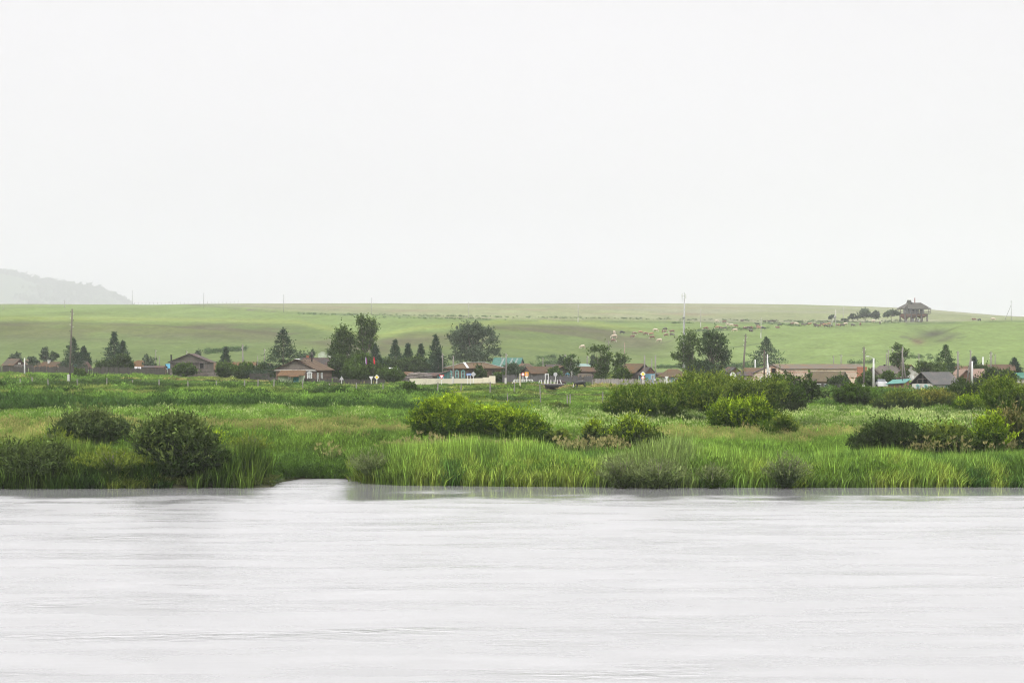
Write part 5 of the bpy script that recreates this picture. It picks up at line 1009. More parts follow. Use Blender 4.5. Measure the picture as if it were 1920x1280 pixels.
# ------------------------------------------------------------------ poles
def pole(px, top, D, label, matr=WOODP, r0=.14, lean=0, brace=None, ins=4, footing=None, arm=None, lamp=None, group='utility poles', base_px=None):
    b = gp(base_px or px, D); e = empty('utility_pole' if not lamp else 'street_lamp', b, 0, label, 'pole' if not lamp else 'street lamp', group)
    H = zpy(top, D) - b.z; tx = (px - (base_px or px))*D/F
    MB().tube([(0,0,-.5),(tx*.5,0,H*.5),(tx,0,H)], [r0, r0*.85, r0*.68], 8).build('shaft', matr, e, True)
    if footing: MB().box(-.17-.1,.17-.1,-.3,-.12,-.3,footing*H).build('footing', CONC, e)
    if brace: MB().tube([(brace*H,.3,-.4),(tx*.8,0,H*.78)], [r0*.9, r0*.7], 7).build('brace', matr, e, True)
    for i in range(ins):
        zz = H*(.965-.085*(i//2)-.03*(i%2)); s = 1 if i % 2 else -1; m = MB(); m.bar((tx*zz/H,0,zz-.12),(tx*zz/H+s*.26,0,zz-.05),.04); m.tube([(tx*zz/H+s*.26,0,zz-.07),(tx*zz/H+s*.26,0,zz+.04),(tx*zz/H+s*.26,0,zz+.1)],[.035,.05,.03],6); m.build('insulator', CONC if i % 3 else PIPE, e)
    if arm: MB().bar((tx-arm,0,H*.93),(tx+arm,0,H*.93),.1).build('crossarm', matr, e)
    if lamp:
        m = MB(); m.tube([(tx,0,H-.1),(tx-.5,0,H+.25),(tx-.8,0,H+.3)],[.04,.035,.03],6).build('lamp_arm', CONC, e); MB().box(tx-1.25,tx-.75,-.12,.12,H+.22,H+.36).build('lamp_head', WHP, e)
    return e
GR = mat('grey_wood_pole', (.17,.155,.14), var=.25, stretch=(4,4,.4)); PC = mat('pale_concrete_pole', (.55,.55,.53), var=.08)
pole(135.5, 579, 372, 'tall weathered pole leaning slightly right on the left, in front of the village', WOODP, .17, base_px=130, ins=7, footing=.14)
pole(46, 671, 470, 'short white concrete post by the left board fence', PC, .16, ins=0)
pole(292, 655, 540, 'thin grey pole left of the barn, the taller one', GR, .13, ins=2)
pole(299, 667, 560, 'short thin pole just right of the thin grey one left of the barn', GR, .1, ins=0)
pole(350, 657, 520, 'pole sticking up behind the big barn roof', GR, .13, ins=2)
pole(455, 645, 480, 'grey braced pole behind the rust roof with white wall', GR, .16, brace=.06)
pole(483, 667, 540, 'short pole second from the left of the large pine', GR, .12, ins=0)
pole(496, 653, 520, 'pole closest to the left side of the large pine', GR, .13, ins=2)
pole(585, 660, 500, 'pole above the purple grey slate roof', GR, .12, ins=1)
pole(830, 662, 470, 'pole close behind the slender spruce', GR, .13, ins=3, footing=.2)
pole(850, 667, 402, 'pole standing in front of the teal window of the hip roofed house', GR, .15, ins=0, footing=.28)
pole(949, 662, 410, 'pole right of the brown hip roof at the end of the cream wall', GR, .15, ins=2, footing=.2)
pole(941, 667, 560, 'thin distant pole in front of the teal metal roof', GR, .12, ins=0)
pole(1018, 670, 600, 'faint distant pole above the grey brown hip roof', GR, .14, ins=0)
pole(1060, 664, 440, 'pole in front of the log house with the blue window', GR, .13, ins=0)
pole(1101, 667, 520, 'pole behind the roof of the long log building', GR, .16, ins=2)
pole(1141, 638, 640, 'pale distant pole rising behind the leaning tree', GR, .16, ins=2)
pole(1171, 642, 700, 'reddish thin distant pole above the rounded tree', mat('rust_pole',(.25,.17,.14)), .14, ins=0)
pole(1208.5, 666, 412, 'pole standing against the right side of the dark gabled house', GR, .17, ins=0)
pole(1222, 672, 480, 'grey pole behind the blue annex', GR, .15, ins=0)
pole(1229, 666, 404, 'pole with white painted foot right of the blue annex', GR, .15, ins=0, footing=.22)
pole(1398.5, 626, 395, 'tall dark pole leaning right between poplar and brick hall', WOODP, .18, base_px=1391, ins=5)
pole(1416, 674, 520, 'short white post above the brown roof by the brick hall', PC, .18, ins=0)
pole(1433, 656, 385, 'dark brown pole in front of the brick gable', mat('dark_pole',(.075,.055,.045)), .16, ins=3)
pole(1439, 664, 392, 'light concrete pole with a slanting strut at the brick gable', PC, .14, brace=.14, ins=2)
pole(1461, 670, 560, 'faint pole behind the brick hall roof', GR, .12, ins=1)
pole(1563, 667, 520, 'left thin pole behind the brick hall roof', GR, .13, ins=1)
pole(1577, 664, 520, 'right thin pole behind the brick hall roof', GR, .15, ins=2)
pole(1620, 650, 386, 'tall wooden pole in front of the red brick tower', WOODP, .18, ins=4, footing=.12)
pole(1638, 671, 388, 'white concrete street lamp right of the brick tower', PC, .2, ins=0, lamp=True, group=None)
pole(1662, 662, 470, 'left pole of the close pair above the grey hipped roof', GR, .13, ins=0)
pole(1665.5, 655, 452, 'right, taller pole of the close pair above the grey hipped roof', GR, .13, ins=4)
pole(1674, 650, 540, 'thin pole left of the open crowned tree', GR, .12, ins=0)
pole(1692, 650, 410, 'pole with a dark strut in front of the open crowned tree', GR, .16, brace=.12, ins=3)
pole(1723, 662, 540, 'faint pole behind the dark tree mass', GR, .13, ins=0)
pole(1796, 658, 425, 'stout grey pole right of the grey metal roof', GR, .2, ins=2)
pole(1820, 656, 425, 'grey pole with crossing strut in front of the rust roof', GR, .18, brace=-.12, ins=2)
pole(1823, 677, 392, 'white concrete post in front of the rust roof', PC, .18, ins=0)
pole(1843, 669, 500, 'short white post above the back rust roof', PC, .2, ins=0)
pole(1858, 659, 425, 'grey pole with dark insulators near the right edge', GR, .18, ins=5)
pole(1866, 664, 520, 'thin distant pole at the far right', GR, .13, ins=1)
for a in ((121,563,577,'faint hill pole in front of the far blue hill'),(248,544,571.5,'thin pole on the skyline right of the far blue hill'),(382,549,578,'second thin skyline pole left of the hill tracks'),(532,552,585,'third faint pole on the skyline above the large pine'),(697,558,590,'hill pole above the tall poplars'),
          (879,566,597,'faint hill pole above the huge hazy tree'),(1084,568,604,'hill pole above the leaning tree'),(1314,577,614,'hill pole right of the mobile mast'),(1427,595,634,'hill pole amid the grazing herd'),(6,575,581,'faint pole at the far left edge of the hill')):
    pole(a[0], a[1], Dof(a[0], a[2]), a[3], mat('far_pole',(.30,.29,.28)), .17, ins=2, footing=.25 if a[0] > 1000 else None, group='poles on the hill')
pole(1567, 580, Dof(1567,615), 'hill pole with a long slanting strut among the herd', mat('far_pole2',(.42,.40,.37)), .2, brace=-.33, ins=2, group='poles on the hill')
pole(1581, 575, Dof(1581,612), 'thin pole just right of the braced hill pole', mat('far_pole',()), .16, ins=1, group='poles on the hill')
pole(1896, 563, Dof(1896,601), 'braced pole on the skyline at the right edge', mat('far_pole',()), .2, brace=-.33, ins=2, arm=.7, group='poles on the hill')
pole(983, 0, 10, 'x', ins=0) if False else None

# mobile phone mast
e = empty('mobile_mast', gp(1281.5, 720), 0, 'tall pale mobile phone mast with antennas behind the round poplars', 'mast'); D = 720; z = lambda py: zpy(py, D)-e.location.z
MB().tube([(0,0,-.5),(.1,0,z(632)),(.25,0,z(597)),(.3,0,z(560))],[.42,.34,.27,.16],10).build('shaft', mat('mast_grey',(.26,.26,.26),c2=(.42,.42,.41),c2amt=.6,stretch=(1,1,.2)), e, True)
for x, y, z0, z1 in ((-.45,-.3,567,551),(.5,-.35,559,551),(.75,.1,559,551)):
    MB().box(x-.14,x+.14,y-.08,y+.08,z(z0 if z0 < 565 else 558),z(z1)).build('antenna', WHP, e)
MB().tube([(-.45,-.2,z(566)),(-.45,-.2,z(550))],.06,5).bar((-.45,-.1,z(561)),(.3,0,z(561)),.08).bar((-.45,-.1,z(555)),(.3,0,z(555)),.08).tube([(.35,0,z(560)),(.35,0,z(548))],.07,5).build('antenna_mount', mat('mast_grey',()), e)
MB().tube([(0,0,z(597)),(.05,0,z(595))],.5,8).build('cable_box', mat('mast_box',(.15,.15,.15)), e)

# ------------------------------------------------------------------ stilted tower on the hill
D = Dof(1713, 603); e = empty('grain_tower', gp(1713, D), R(18), 'derelict wooden grain tower on stilts with hoppers and broken roof, on the hill', 'tower')
k = D/F; z = lambda py: zpy(py, D)-e.location.z
TW = mat('tower_timber',(.12,.105,.095),var=.3); TR = mat('tower_roof',(.135,.125,.11),var=.15); HP = mat('rusty_hopper',(.165,.085,.07),var=.25,c2=(.25,.11,.08),c2amt=.5)
W2, D2 = 25*k, 11*k
xs_ = [-W2+3*k, -W2*.45, W2*.0, W2*.5, W2-2*k]
for x in (-W2+2*k, -W2*.42, W2*.02, W2*.42, W2-2*k):
    for y in (-D2+1*k, D2-1*k): MB().box(x-.32,x+.32,y-.32,y+.32,-.6,z(588)).build('leg', TW, e)
MB().box(-W2-1*k,W2+3*k,-D2-2*k,D2+2*k,z(588.6),z(587.4)).build('deck', TW, e)
mb = MB(); mb.bar((-W2-1*k,-D2-2*k,z(584.5)),(W2+3*k,-D2-2*k,z(584.5)),.25).bar((-W2-1*k,-D2-2*k,z(584.5)),(-W2-1*k,D2+2*k,z(584.5)),.25)
for i in range(15): x = -W2-1*k+(2*W2+4*k)*i/14; mb.bar((x,-D2-2*k,z(588)),(x,-D2-2*k,z(584.5)),.12)
mb.build('railing', TW, e)
MB().box(-W2+1*k,W2-1*k,-D2,D2,z(592),z(588.6)).build('bin_wall', HP, e)
for (x0,x1,bt) in ((-W2+1*k,-W2*.42,600),(-W2*.42,W2*.3,597),(W2*.3,W2-1*k,597)):
    c = (x0+x1)/2; q = .8*k; MB().hexa([(c-q,-q,z(bt)),(c+q,-q,z(bt)),(c+q,q,z(bt)),(c-q,q,z(bt)),(x0,-D2,z(592)),(x1,-D2,z(592)),(x1,D2,z(592)),(x0,D2,z(592))]).build('hopper', HP, e)
for x in (-1*k, 10*k): MB().box(x-1.4*k,x+1.4*k,-1.4*k,1.4*k,-.5,z(597)).build('concrete_pier', CONC, e)
mb = MB()
for x in (-W2-1*k,-W2+4*k,-W2*.42,-W2*.1,W2*.15,W2*.5,W2-1*k,W2+3*k):
    for y in (-D2-1.5*k, D2+1.5*k): mb.bar((x,y,z(588)),(x,y,z(578.5)),.3)
mb.bar((-W2-1*k,-D2-1.5*k,z(579)),(W2+3*k,-D2-1.5*k,z(579)),.4).bar((-W2-1*k,D2+1.5*k,z(579)),(W2+3*k,D2+1.5*k,z(579)),.4)
mb.build('frame', TW, e)
for x0, x1 in ((-W2*.42,-W2*.28),(-W2*.1,W2*.1),(W2*.2,W2*.34),(W2*.62,W2*.74),(-W2*.75,-W2*.6)): MB().box(x0,x1,-D2*.5,D2*.5,z(587.4),z(579)).build('machinery', mat('machine_grey',(.16,.17,.17),var=.4,scale=1), e)
ye, yr = D2+2.5*k, 0; ze, zr = z(578.6), z(567.3); xL, xR = -W2-3*k, W2+4.5*k; xa, xb = -W2*.42, W2*.55
mb = MB(); mb.poly([(xL+9*k,-ye,ze),(xb+2*k+9*k,-ye,ze),(xb,0,zr),(xa-2*k,0,zr)]).poly([(xL+9*k,ye,ze),(xb+11*k,ye,ze),(xb,0,zr),(xa-2*k,0,zr)][::-1])
rf = mb.build('roof', TR, e); md = rf.modifiers.new('thickness','SOLIDIFY'); md.thickness = .25
mb = MB()
for y in (-ye, -ye*.5, 0, ye*.5, ye): mb.bar((xR,y,ze),(xb,0,zr),.3); mb.bar((xL,y,ze),(xa,0,zr),.3)
for t in (.35,.7): mb.bar((xR+(xb-xR)*t,-ye*(1-t),ze+(zr-ze)*t),(xR+(xb-xR)*t,ye*(1-t),ze+(zr-ze)*t),.25)
mb.bar((xL,-ye,ze),(xL,ye,ze),.35).bar((xR,-ye,ze),(xR,ye,ze),.35).bar((xL,-ye,ze),(xR,-ye,ze),.35).bar((xL,ye,ze),(xR,ye,ze),.35).bar((xL,-ye*.4,ze+.6*k),(xa,-ye*.4,ze+5*k),1.2)
mb.build('rafters', TW, rf)
mb = MB(); c = xa+1*k; mb.hexa([(c-5*k,-4*k,z(573)),(c+6*k,-4*k,z(573)),(c+6*k,4*k,z(573)),(c-5*k,4*k,z(573)),(c-3*k,-1.5*k,z(562.5)),(c+3*k,-1.5*k,z(562.5)),(c+3*k,1.5*k,z(562.5)),(c-3*k,1.5*k,z(562.5))])
tu = mb.build('roof_turret', TR, rf); MB().box(c+2*k,c+5*k,-4.3*k,-3.2*k,z(569.6),z(566.8)).build('turret_window', DARK, tu)
MB().tube([(2.5*k,0,z(568)),(2.5*k,0,z(558.3))],.8*k,10).build('chimney', mat('flue_red',(.30,.07,.06)), rf)

# ------------------------------------------------------------------ road barrier, bridge, signs, flags
Pb = gp(981, 396); e = empty('road_barrier', Pb, 0, 'white painted road barrier with square openings left of the bridge', 'barrier'); z = lambda py: zpy(py, 396)-Pb.z
k = 396/F; mb = MB()
for (x0,x1,za,zb) in ((-17,17,712.1,711),(-18.2,18.2,715.6,714.6)): mb.box(x0*k,x1*k,-.05,.05,z(za),z(zb))
for i in range(8): x = (-16.5+33*i/7)*k; mb.box(x-.05,x+.05,-.046,.046,z(717.5),z(711.2))
mb.bar((-16.8*k,0,z(711.2)),(-20.5*k,0,z(719.5)),.1).bar((16.8*k,0,z(711.2)),(21.5*k,0,z(719.5)),.1)
mb.build('rail', WHP, e)
e = empty('bridge', gp(1036, 388, 0), R(0), 'small timber bridge with white railing posts over the dark culvert', 'bridge'); D = 388; e.location.z = zpy(719, D); k = D/F; z = lambda py: zpy(py, D)-e.location.z
dkm = mat('culvert_shade_timber',(.022,.02,.019),var=.3)  # near-black colour paints the shade in the opening under the bridge
MB().box(-26*k,22*k,-2.2,2.6,z(721.2),z(719.2)).build('deck', mat('deck_timber',(.10,.09,.085)), e)
MB().box(-14*k,22*k,-2.25,-1.9,z(724.2),z(721.3)).build('beam', dkm, e)
for x in (-11,19): MB().box((x-3)*k,(x+3)*k,-1.7,2.4,z(737),z(721.3)).build('abutment', dkm, e)
MB().box(-9*k,18*k,1.7,2.3,z(737),z(721.3)).build('back_wall', dkm, e)
for i, x in enumerate((-25.5,-21,-15.5,-10,-3.5,2.5,8.5,13.5)):
    MB().bar(((x + (2 if i == 0 else (3 if i == 7 else 0)) + 0)*k if i else (x-2)*k,-2.1,z(719.2)),((x+2.2 if i == 0 else x)*k,-2.1,z(711.8)),.13).build('railing_post', WHP, e)
MB().box(-33*k,-26*k,-2.1,-1.8,z(719.6),z(717.8)).build('curb', WHP, e)
Pq = gp(1025.5, 396); e = empty('gauge_frame', Pq, 0, 'tall white portal frame standing behind the bridge railing', 'frame'); z = lambda py: zpy(py,396)-Pq.z; k=396/F
MB().bar((-3.2*k,0,-.3),(-3.2*k,0,z(700)),.11).build('post', WHP, e); MB().bar((2.6*k,0,-.3),(2.6*k,0,z(700)),.11).build('post', WHP, e); MB().box(-3.6*k,3*k,-.05,.05,z(702.6),z(700)).build('panel', mat('grey_sign_back',(.42,.43,.43),var=.05), e)
GB = mat('grey_sign_back',()); YEL = mat('sign_yellow',(.80,.62,.02),var=.03); ORG = mat('sign_orange',(.80,.40,.02),var=.03); RED = mat('sign_red',(.55,.02,.03),var=.03); BLS = mat('sign_blue',(.06,.22,.62),var=.03); BLK = mat('sign_black',(.02,.02,.02)); BW = mat('bright_white',())
def disc(m, c, rx, rz, y0, y1, n=20, rot=0, cx=0):
    q = [(cx+rx*math.cos(rot+6.2832*i/n), c+rz*math.sin(rot+6.2832*i/n)) for i in range(n)]; b = len(m.v)
    m.v += [(a,y0,b_) for a,b_ in q]+[(a,y1,b_) for a,b_ in q]; m.f += [tuple(range(b,b+n)), tuple(range(b+2*n-1,b+n-1,-1))]+[(b+i,b+n+i,b+n+(i+1)%n,b+(i+1)%n) for i in range(n)]; return m
def sign(px, D, top, label, plates, posts=(0,), pr=.045):
    p = gp(px, D); e = empty('road_sign', p, 0, label, 'road sign', 'road signs'); zt = lambda py: zpy(py, D)-p.z
    for x in posts: MB().tube([(x,.08,-.4),(x,.08,zt(top))], pr, 7).build('post', WHP, e)
    for kind, cy_, sz, m, lay in plates:
        b = MB(); y0, y1 = -.0-.012*lay, .03-.012*lay
        if kind == 'tri': disc(b, zt(cy_), sz, sz, y0, y1, 3, R(90))
        elif kind == 'itri': disc(b, zt(cy_), sz, sz, y0, y1, 3, R(-90))
        elif kind == 'dia': disc(b, zt(cy_), sz, sz, y0, y1, 4, 0)
        elif kind == 'rnd': disc(b, zt(cy_), sz, sz, y0, y1, 20)
        elif kind == 'rect': b.box(-sz[0]/2+(sz[2] if len(sz) > 2 else 0), sz[0]/2+(sz[2] if len(sz) > 2 else 0), y0, y1, zt(cy_)-sz[1]/2, zt(cy_)+sz[1]/2)
        b.build('plate', m, e)
    return e
sign(640.5, 400, 705, 'grey back of a triangular sign by the grey fence', (('tri',709.5,.45,GB,0),))
sign(696, 400, 706, 'upside down white triangle sign left of the yellow diamond', (('itri',707.8,.46,WHP,0),), pr=.06)
sign(706.5, 400, 704, 'white diamond sign with yellow centre by the grey fence', (('dia',707,.46,WHP,0),('dia',707,.27,YEL,1)), pr=.06)
sign(828, 384, 704, 'give way sign, white triangle with red border, in front of the cream wall', (('itri',705.3,.52,RED,0),('itri',705.3,.33,BW,1)), pr=.055)
es = sign(879, 384, 700, 'blue information board on two white posts before the cream wall', (('rect',701.8,(.78,.36),BLS,0),), posts=(-.2,.25), pr=.06)
mb = MB(); zc_ = zpy(701.8,384)-es.location.z
for i in range(5): mb.box(-.12+i*.09,-.06+i*.09,-.03,-.012,zc_+.0,zc_+.10)
for i in range(4): mb.box(-.08+i*.09,-.02+i*.09,-.03,-.012,zc_-.12,zc_-.04)
mb.box(-.33,-.2,-.03,-.012,zc_-.1,zc_+.08); mb.build('lettering', WHP, es)
sign(887.5, 394, 698, 'grey white diamond sign seen from behind above the cream wall', (('dia',701.5,.46,GB,0),), pr=.06)
sign(980.5, 392, 698, 'small round white sign with red rim left of the orange board', (('rnd',701.6,.30,RED,0),('rnd',701.6,.22,BW,1)), pr=.055)
es = sign(987.5, 390, 697, 'orange square board with a triangular warning sign on it', (('rect',701,(.62,.68),ORG,0),('tri',701.3,.3,RED,1),('tri',701.3,.21,BW,2),('rect',706.3,(.44,.26),BW,0)), pr=.07)
zc_ = zpy(701.3,390)-es.location.z; MB().box(-.03,.03,-.05,-.024,zc_-.06,zc_+.08).build('emblem', BLK, es)
sign(1041.5, 398, 698, 'round grey sign seen from behind above the bridge', (('rnd',701.5,.34,GB,0),))
es = sign(1205.5, 396, 697, 'yellow and white diamond above a round sign at the road', (('dia',701,.48,WHP,0),('dia',701,.28,YEL,1),('rnd',708,.33,RED,0),('rnd',708,.24,BW,1),('rect',708,(.12,.1),BLK,2)), pr=.07)
sign(1250, 392, 706, 'white give way sign before the small hip roofed house', (('itri',707.6,.42,WHP,0),), pr=.06)
for px_, D, t, b, lb in ((975,362,700,725,'pale thick marker post in front of the white barrier'),):
    p = gp(px_, D); o_ = MB().tube([(0,0,-.3),(0,0,zpy(t,D)-p.z)],[.11,.10],8).build('marker_post', mat('pale_yellow_post',(.50,.45,.32)), None); o_.location = p; tag(o_, lb, 'post')
o_ = MB().box(-.12,.12,-.05,.05,0,.55).build('meter_box', WHP); o_.location = wp(1712,710,392); tag(o_, 'small white vertical box on the dark bushes left of the grey roof', 'box')
# flags
for px_, t, lb, cs in ((685, 669, 'drooping white blue and red flag in front of the poplars', (WHP, BLS, RED)), (700, 668, 'drooping red flag right of the tricolour flag', (RED,))):
    p = gp(px_, 437); e = empty('flag', p, 0, lb, 'flag', 'flags before the poplars'); z = lambda py: zpy(py,437)-p.z
    MB().tube([(0,0,-.3),(0,0,z(t-1))],.025,6).build('flagpole', WOODP, e)
    n = len(cs)
    for i, m in enumerate(cs):
        b = MB(); z1, z0 = z(t), z(681)
        for s_ in range(6):
            ta, tb = s_/6, (s_+1)/6
            f = lambda x, t_: (.03+x*(.22+.1*t_)+.0, .07*math.sin(t_*7+x*5), z1+(z0-z1)*t_ - x*.25)
            b.poly([f(i/n,ta), f((i+1)/n,ta), f((i+1)/n,tb), f(i/n,tb)])
        o_ = b.build('flag_cloth', m, e); md = o_.modifiers.new('thickness','SOLIDIFY'); md.thickness = .01

# parked car half hidden by the bushes
D = 392; p = gp(1648, D); e = empty('parked_car', p, R(12), 'white parked car with dark roof half hidden by bushes', 'car'); 
CW = mat('car_white',(.6,.6,.6),rough=.3,var=.03); mb = MB()
prof = [(-1.9,.35),(-1.9,.75),(-1.75,.95),(-1.0,1.02),(-.55,1.05),(1.45,1.05),(1.85,.95),(1.9,.35)]
n = len(prof); mb.v = [(a*.45,-1.9*.45,b) for a,b in prof]; mb.v = [(y_,-a,b) for y_ in (-.82,.82) for a,b in prof]; mb.f = [tuple(range(n)), tuple(range(2*n-1,n-1,-1))]+[(i,n+i,n+(i+1)%n,(i+1)%n) for i in range(n)]
mb.build('body', CW, e)
mb = MB(); pr = [(-.95,1.02),(-.35,1.48),(1.0,1.5),(1.5,1.05)]; n = 4; mb.v = [(y_*(.97 if b < 1.2 else .8),-a,b) for y_ in (-.8,.8) for a,b in pr]; mb.f = [(0,1,2,3),(7,6,5,4)]+[(i,n+i,n+(i+1)%n,(i+1)%n) for i in range(n)]
cb = mb.build('cabin', GLS, e); MB().box(-.64,.64,-1.0,.36,1.5,1.54).build('car_roof', mat('car_dark',(.08,.08,.08),rough=.4), e)
for sx in (-.78,.78):
    for sy in (-1.2,1.25): 
        w_ = MB(); b0 = len(w_.v); disc(w_, .33, .33, .33, -.1, .1, 16); w_.v = [(y_, x_, z_) for x_, y_, z_ in w_.v]; wh = w_.build('wheel', mat('tyre',(.02,.02,.02)), e); wh.location = (sx, sy, 0)

# ------------------------------------------------------------------ cattle
def cow_mesh(name, pose):
    V = {}; E = []; Rr = []; pts = []
    def add(p, r): pts.append(p); Rr.append(r); return len(pts)-1
    y = .0
    b = [add(q, r) for q, r in (((-.85,0,1.12),.20),((-.65,0,1.08),.34),((-.2,0,1.0),.40),((.25,0,.98),.40),((.6,0,1.05),.35))]
    for i in range(4): E.append((b[i], b[i+1]))
    if pose == 'graze': nk = [add((.9,0,.95),.2), add((1.12,0,.62),.15), add((1.22,0,.38),.13), add((1.34,0,.16),.09)]
    else: nk = [add((.9,0,1.22),.2), add((1.1,0,1.4),.15), add((1.25,0,1.42),.13), add((1.5,0,1.27),.08)]
    E.append((b[4], nk[0])); E += [(nk[i], nk[i+1]) for i in range(3)]
    for s in (-1, 1):
        if pose == 'lie':
            l = [add((.5,.3*s,.55),.12), add((.75,.34*s,.45),.07), add((.45,.36*s,.42),.05)]; E += [(b[4], l[0]), (l[0], l[1]), (l[1], l[2])]
            l = [add((-.6,.34*s,.6),.16), add((-.2,.42*s,.45),.08), add((-.5,.46*s,.42),.05)]; E += [(b[1], l[0]), (l[0], l[1]), (l[1], l[2])]
        else:
            l = [add((.55,.2*s,.72),.13), add((.55+.05*s,.2*s,.42),.07), add((.56+.08*s,.2*s,.05),.055)]; E += [(b[4], l[0]), (l[0], l[1]), (l[1], l[2])]
            l = [add((-.68,.2*s,.78),.17), add((-.85+.04*s,.21*s,.46),.075), add((-.74+.09*s,.21*s,.05),.055)]; E += [(b[1], l[0]), (l[0], l[1]), (l[1], l[2])]
        h = nk[2]; q = pts[h]; ear = add((q[0]-.08,.22*s,q[2]+.08),.035); E.append((h, ear)); hn = add((q[0]-.12,.13*s,q[2]+.2),.02); E.append((h, hn))
    t = [add((-1.03,0,1.05),.05), add((-1.08,0,.6),.03), add((-1.06,0,.42),.05)]; E += [(b[0], t[0]), (t[0], t[1]), (t[1], t[2])]
    if pose == 'lie': pts = [(x, y_, z_-.42) for x, y_, z_ in pts]
    me = bpy.data.meshes.new('tmp'); me.from_pydata(pts, E, []); o = bpy.data.objects.new('tmp', me); col.objects.link(o)
    o.modifiers.new('s', 'SKIN'); sv = me.skin_vertices[0].data
    for i, r in enumerate(Rr): sv[i].radius = (r, r)
    sv[2].use_root = True; m = o.modifiers.new('u', 'SUBSURF'); m.levels = 1
    bpy.context.view_layer.update(); dg = bpy.context.evaluated_depsgraph_get(); r_ = bpy.data.meshes.new_from_object(o.evaluated_get(dg)); r_.name = name
    bpy.data.objects.remove(o); bpy.data.meshes.remove(me); r_.polygons.foreach_set('use_smooth', [True]*len(r_.polygons)); return r_
CM = {'graze': cow_mesh('cow', 'graze'), 'stand': cow_mesh('cow', 'stand'), 'lie': cow_mesh('cow', 'lie')}
def cow_mat(name, c, c2, thr):
    m, t, o = newmat(name); L = t.links.new; p = N(t,'ShaderNodeBsdfPrincipled'); p.inputs['Roughness'].default_value = .8; tcn = N(t,'ShaderNodeTexCoord'); n = N(t,'ShaderNodeTexNoise'); n.inputs['Scale'].default_value = 1.6; n.inputs['Detail'].default_value = 1
    L(tcn.outputs['Object'], n.inputs['Vector']); s = N(t,'ShaderNodeSeparateXYZ'); L(tcn.outputs['Object'], s.inputs[0])
    g = N(t,'ShaderNodeMath',operation='GREATER_THAN'); g.inputs[1].default_value = thr; L(n.outputs['Fac'], g.inputs[0]); g2 = N(t,'ShaderNodeMath',operation='GREATER_THAN'); g2.inputs[1].default_value = 1.14; L(s.outputs[0], g2.inputs[0])
    a = N(t,'ShaderNodeMath',operation='MAXIMUM'); L(g.outputs[0], a.inputs[0]); L(g2.outputs[0], a.inputs[1]); mx_ = N(t,'ShaderNodeMix',data_type='RGBA'); L(a.outputs[0], mx_.inputs['Factor']); mx_.inputs[6].default_value = (*c,1); mx_.inputs[7].default_value = (*c2,1)
    L(mx_.outputs[2], p.inputs['Base Color']); L(p.outputs[0], o.inputs[0]); return m
CC = {'cream': cow_mat('cream_hide',(.42,.33,.24),(.50,.44,.36),.5), 'red brown': cow_mat('red_brown_hide',(.13,.05,.035),(.50,.44,.40),.62), 'black': cow_mat('black_hide',(.018,.018,.02),(.10,.10,.10),.72),
      'tan': cow_mat('tan_hide',(.26,.13,.07),(.45,.36,.28),.6), 'dark brown': cow_mat('dark_hide',(.05,.032,.03),(.12,.09,.08),.7), 'black and white': cow_mat('pied_hide',(.014,.014,.015),(.68,.66,.62),.62)}
COWS = [('cream',1152,627,'graze'),('black',1166.5,627,'graze'),('cream',1151.5,635,'graze'),('red brown',1150,642,'graze'),('cream',1092,655,'graze'),('red brown',1190,629,'graze'),('red brown',1186,637,'stand'),('tan',1201,626,'graze'),('red brown',1211,629,'graze'),
 ('tan',1221,630,'graze'),('cream',1229,625,'graze'),('dark brown',1247,622,'graze'),('red brown',1245.5,626,'stand'),('red brown',1223,637,'graze'),('red brown',1249,632,'graze'),('dark brown',1260,631,'graze'),('red brown',1260,625,'graze'),('cream',1236,644,'graze'),
 ('cream',1344,605,'graze'),('red brown',1358,606,'graze'),('red brown',1323.5,619.5,'graze'),('tan',1345,617,'graze'),('red brown',1351,618,'graze'),('dark brown',1359,619,'graze'),('cream',1364.5,613,'graze'),('cream',1372,613.5,'graze'),('red brown',1380,614,'stand'),
 ('cream',1378,623,'graze'),('dark brown',1391.5,603,'lie'),('red brown',1397,618,'graze'),('dark brown',1404.5,618,'stand'),('red brown',1408,618,'stand'),('dark brown',1408,622,'lie'),('black',1420,611.5,'stand'),('red brown',1421,615,'graze'),('tan',1423,618,'stand'),('black',1431,618.5,'graze'),
 ('dark brown',1434,603.5,'lie'),('dark brown',1442,603.5,'lie'),('dark brown',1447,603.5,'lie'),('dark brown',1452,603.5,'lie'),('black',1462,612,'graze'),('red brown',1458,616,'lie'),('red brown',1485,611,'stand'),('cream',1493,610.5,'graze'),
 ('dark brown',1506,612,'graze'),('dark brown',1513.5,611.5,'graze'),('tan',1518,611.5,'stand'),('dark brown',1528,612,'stand'),('dark brown',1531,614,'graze'),('red brown',1536,614,'graze'),('dark brown',1541,610,'stand'),('tan',1546,612,'graze'),('dark brown',1549,614.5,'graze'),('tan',1554,610,'graze'),
 ('dark brown',1558,614,'graze'),('red brown',1571,612.5,'graze'),('tan',1574,613,'stand'),('dark brown',1579,613,'graze'),('cream',1585,611,'graze'),('dark brown',1599,613,'graze'),('red brown',1613,611,'stand'),('cream',1637.5,605.5,'stand'),('dark brown',1650,608,'graze'),
 ('red brown',1826.5,603.2,'stand'),('black',1836,603,'graze'),('cream',1862,602,'graze')]
ORD = ['first','second','third','fourth','fifth','sixth','seventh','eighth','ninth','tenth','eleventh','twelfth','thirteenth','fourteenth','fifteenth','sixteenth','seventeenth','eighteenth','nineteenth','twentieth','twenty-first','twenty-second','twenty-third','twenty-fourth','twenty-fifth']
rk = {}
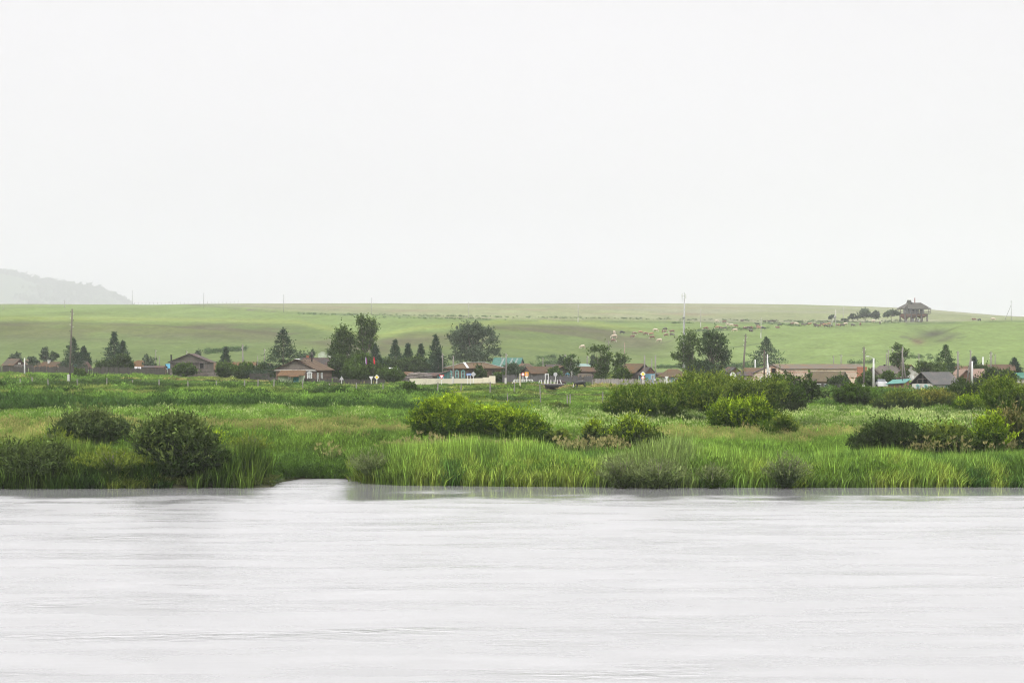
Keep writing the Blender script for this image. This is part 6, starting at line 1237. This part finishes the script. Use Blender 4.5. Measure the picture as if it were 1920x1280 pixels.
for c, px_, by, ps in sorted(COWS, key=lambda q: q[1]):
    i = rk.get(c, 0); rk[c] = i+1; p = gp(px_, Dof(px_, by)); o = bpy.data.objects.new('cow', CM[ps]); col.objects.link(o); o.location = p; rz = random.choice((0, 180)) + random.uniform(-35, 35)
    if px_ in (1152, 1613, 1650): rz = 75
    o.rotation_euler = (0,0,R(rz)); o.scale = [random.uniform(1.0,1.15)*(1.1 if c == 'cream' else 1)]*3
    if not o.data.materials: o.data.materials.append(CC['cream'])
    o.material_slots[0].link = 'OBJECT'; o.material_slots[0].material = CC[c]
    wh = 'far left part of the herd' if px_ < 1270 else ('herd right of the mast' if px_ < 1500 else ('crowd near the braced pole' if px_ < 1660 else 'group by the right skyline'))
    act = {'graze':'grazing','stand':'standing','lie':'lying'}[ps]
    tag(o, f'{c} cow {act}, {ORD[i]} {c} one from the left on the hill', 'cow', 'cattle on the hillside')
for px_, by, c, rz, lb, sc_, D_ in ((1088,729,'black and white',165,'black and white cow walking on the road bank right of the bridge',.92,Dof(1088,728)),(1051,719,'dark brown',15,'dark brown cow behind the right end of the bridge railing',.85,398)):
    o = bpy.data.objects.new('cow', CM['graze']); col.objects.link(o); p = gp(px_, D_); o.location = p; o.rotation_euler = (0,0,R(rz)); o.scale = [sc_]*3
    o.material_slots[0].link = 'OBJECT'; o.material_slots[0].material = CC[c]; tag(o, lb, 'cow')

# ------------------------------------------------------------------ smoke and haze
def vol_mat(name, dens, c, an=0):
    m, t, o = newmat(name); v = N(t,'ShaderNodeVolumePrincipled'); v.inputs['Density'].default_value = dens; v.inputs['Color'].default_value = (*c,1); v.inputs['Anisotropy'].default_value = an; t.links.new(v.outputs[0], o.inputs['Volume']); return m
bm_ = bmesh.new()
for px_, py_, r_ in ((603,668,.9),(605,665,.7),(622,664,1.1),(628,661,1.3),(634,658,1.3),(641,655,1.2),(618,667,.8)):
    g = bmesh.ops.create_icosphere(bm_, subdivisions=3, radius=r_); c = wp(px_, py_, 476)
    for v in g['verts']: v.co = v.co*(1+.35*(vnoise(v.co.x*2+px_, v.co.z*2)-.5)) + c; 
me = bpy.data.meshes.new('chimney_smoke'); bm_.to_mesh(me); bm_.free(); me.materials.append(vol_mat('smoke', .2, (.9,.92,.95))); o = bpy.data.objects.new('chimney_smoke', me); col.objects.link(o); tag(o, 'thin pale smoke drifting beside the poplars', 'smoke', kind='stuff')
o = MB().box(-11000, 11000, -300, 14500, -3.2, 640).build('haze', vol_mat('haze_air', .00014, (.79,.80,.83), .6)); tag(o, 'pale morning haze over the valley', 'haze', kind='stuff')
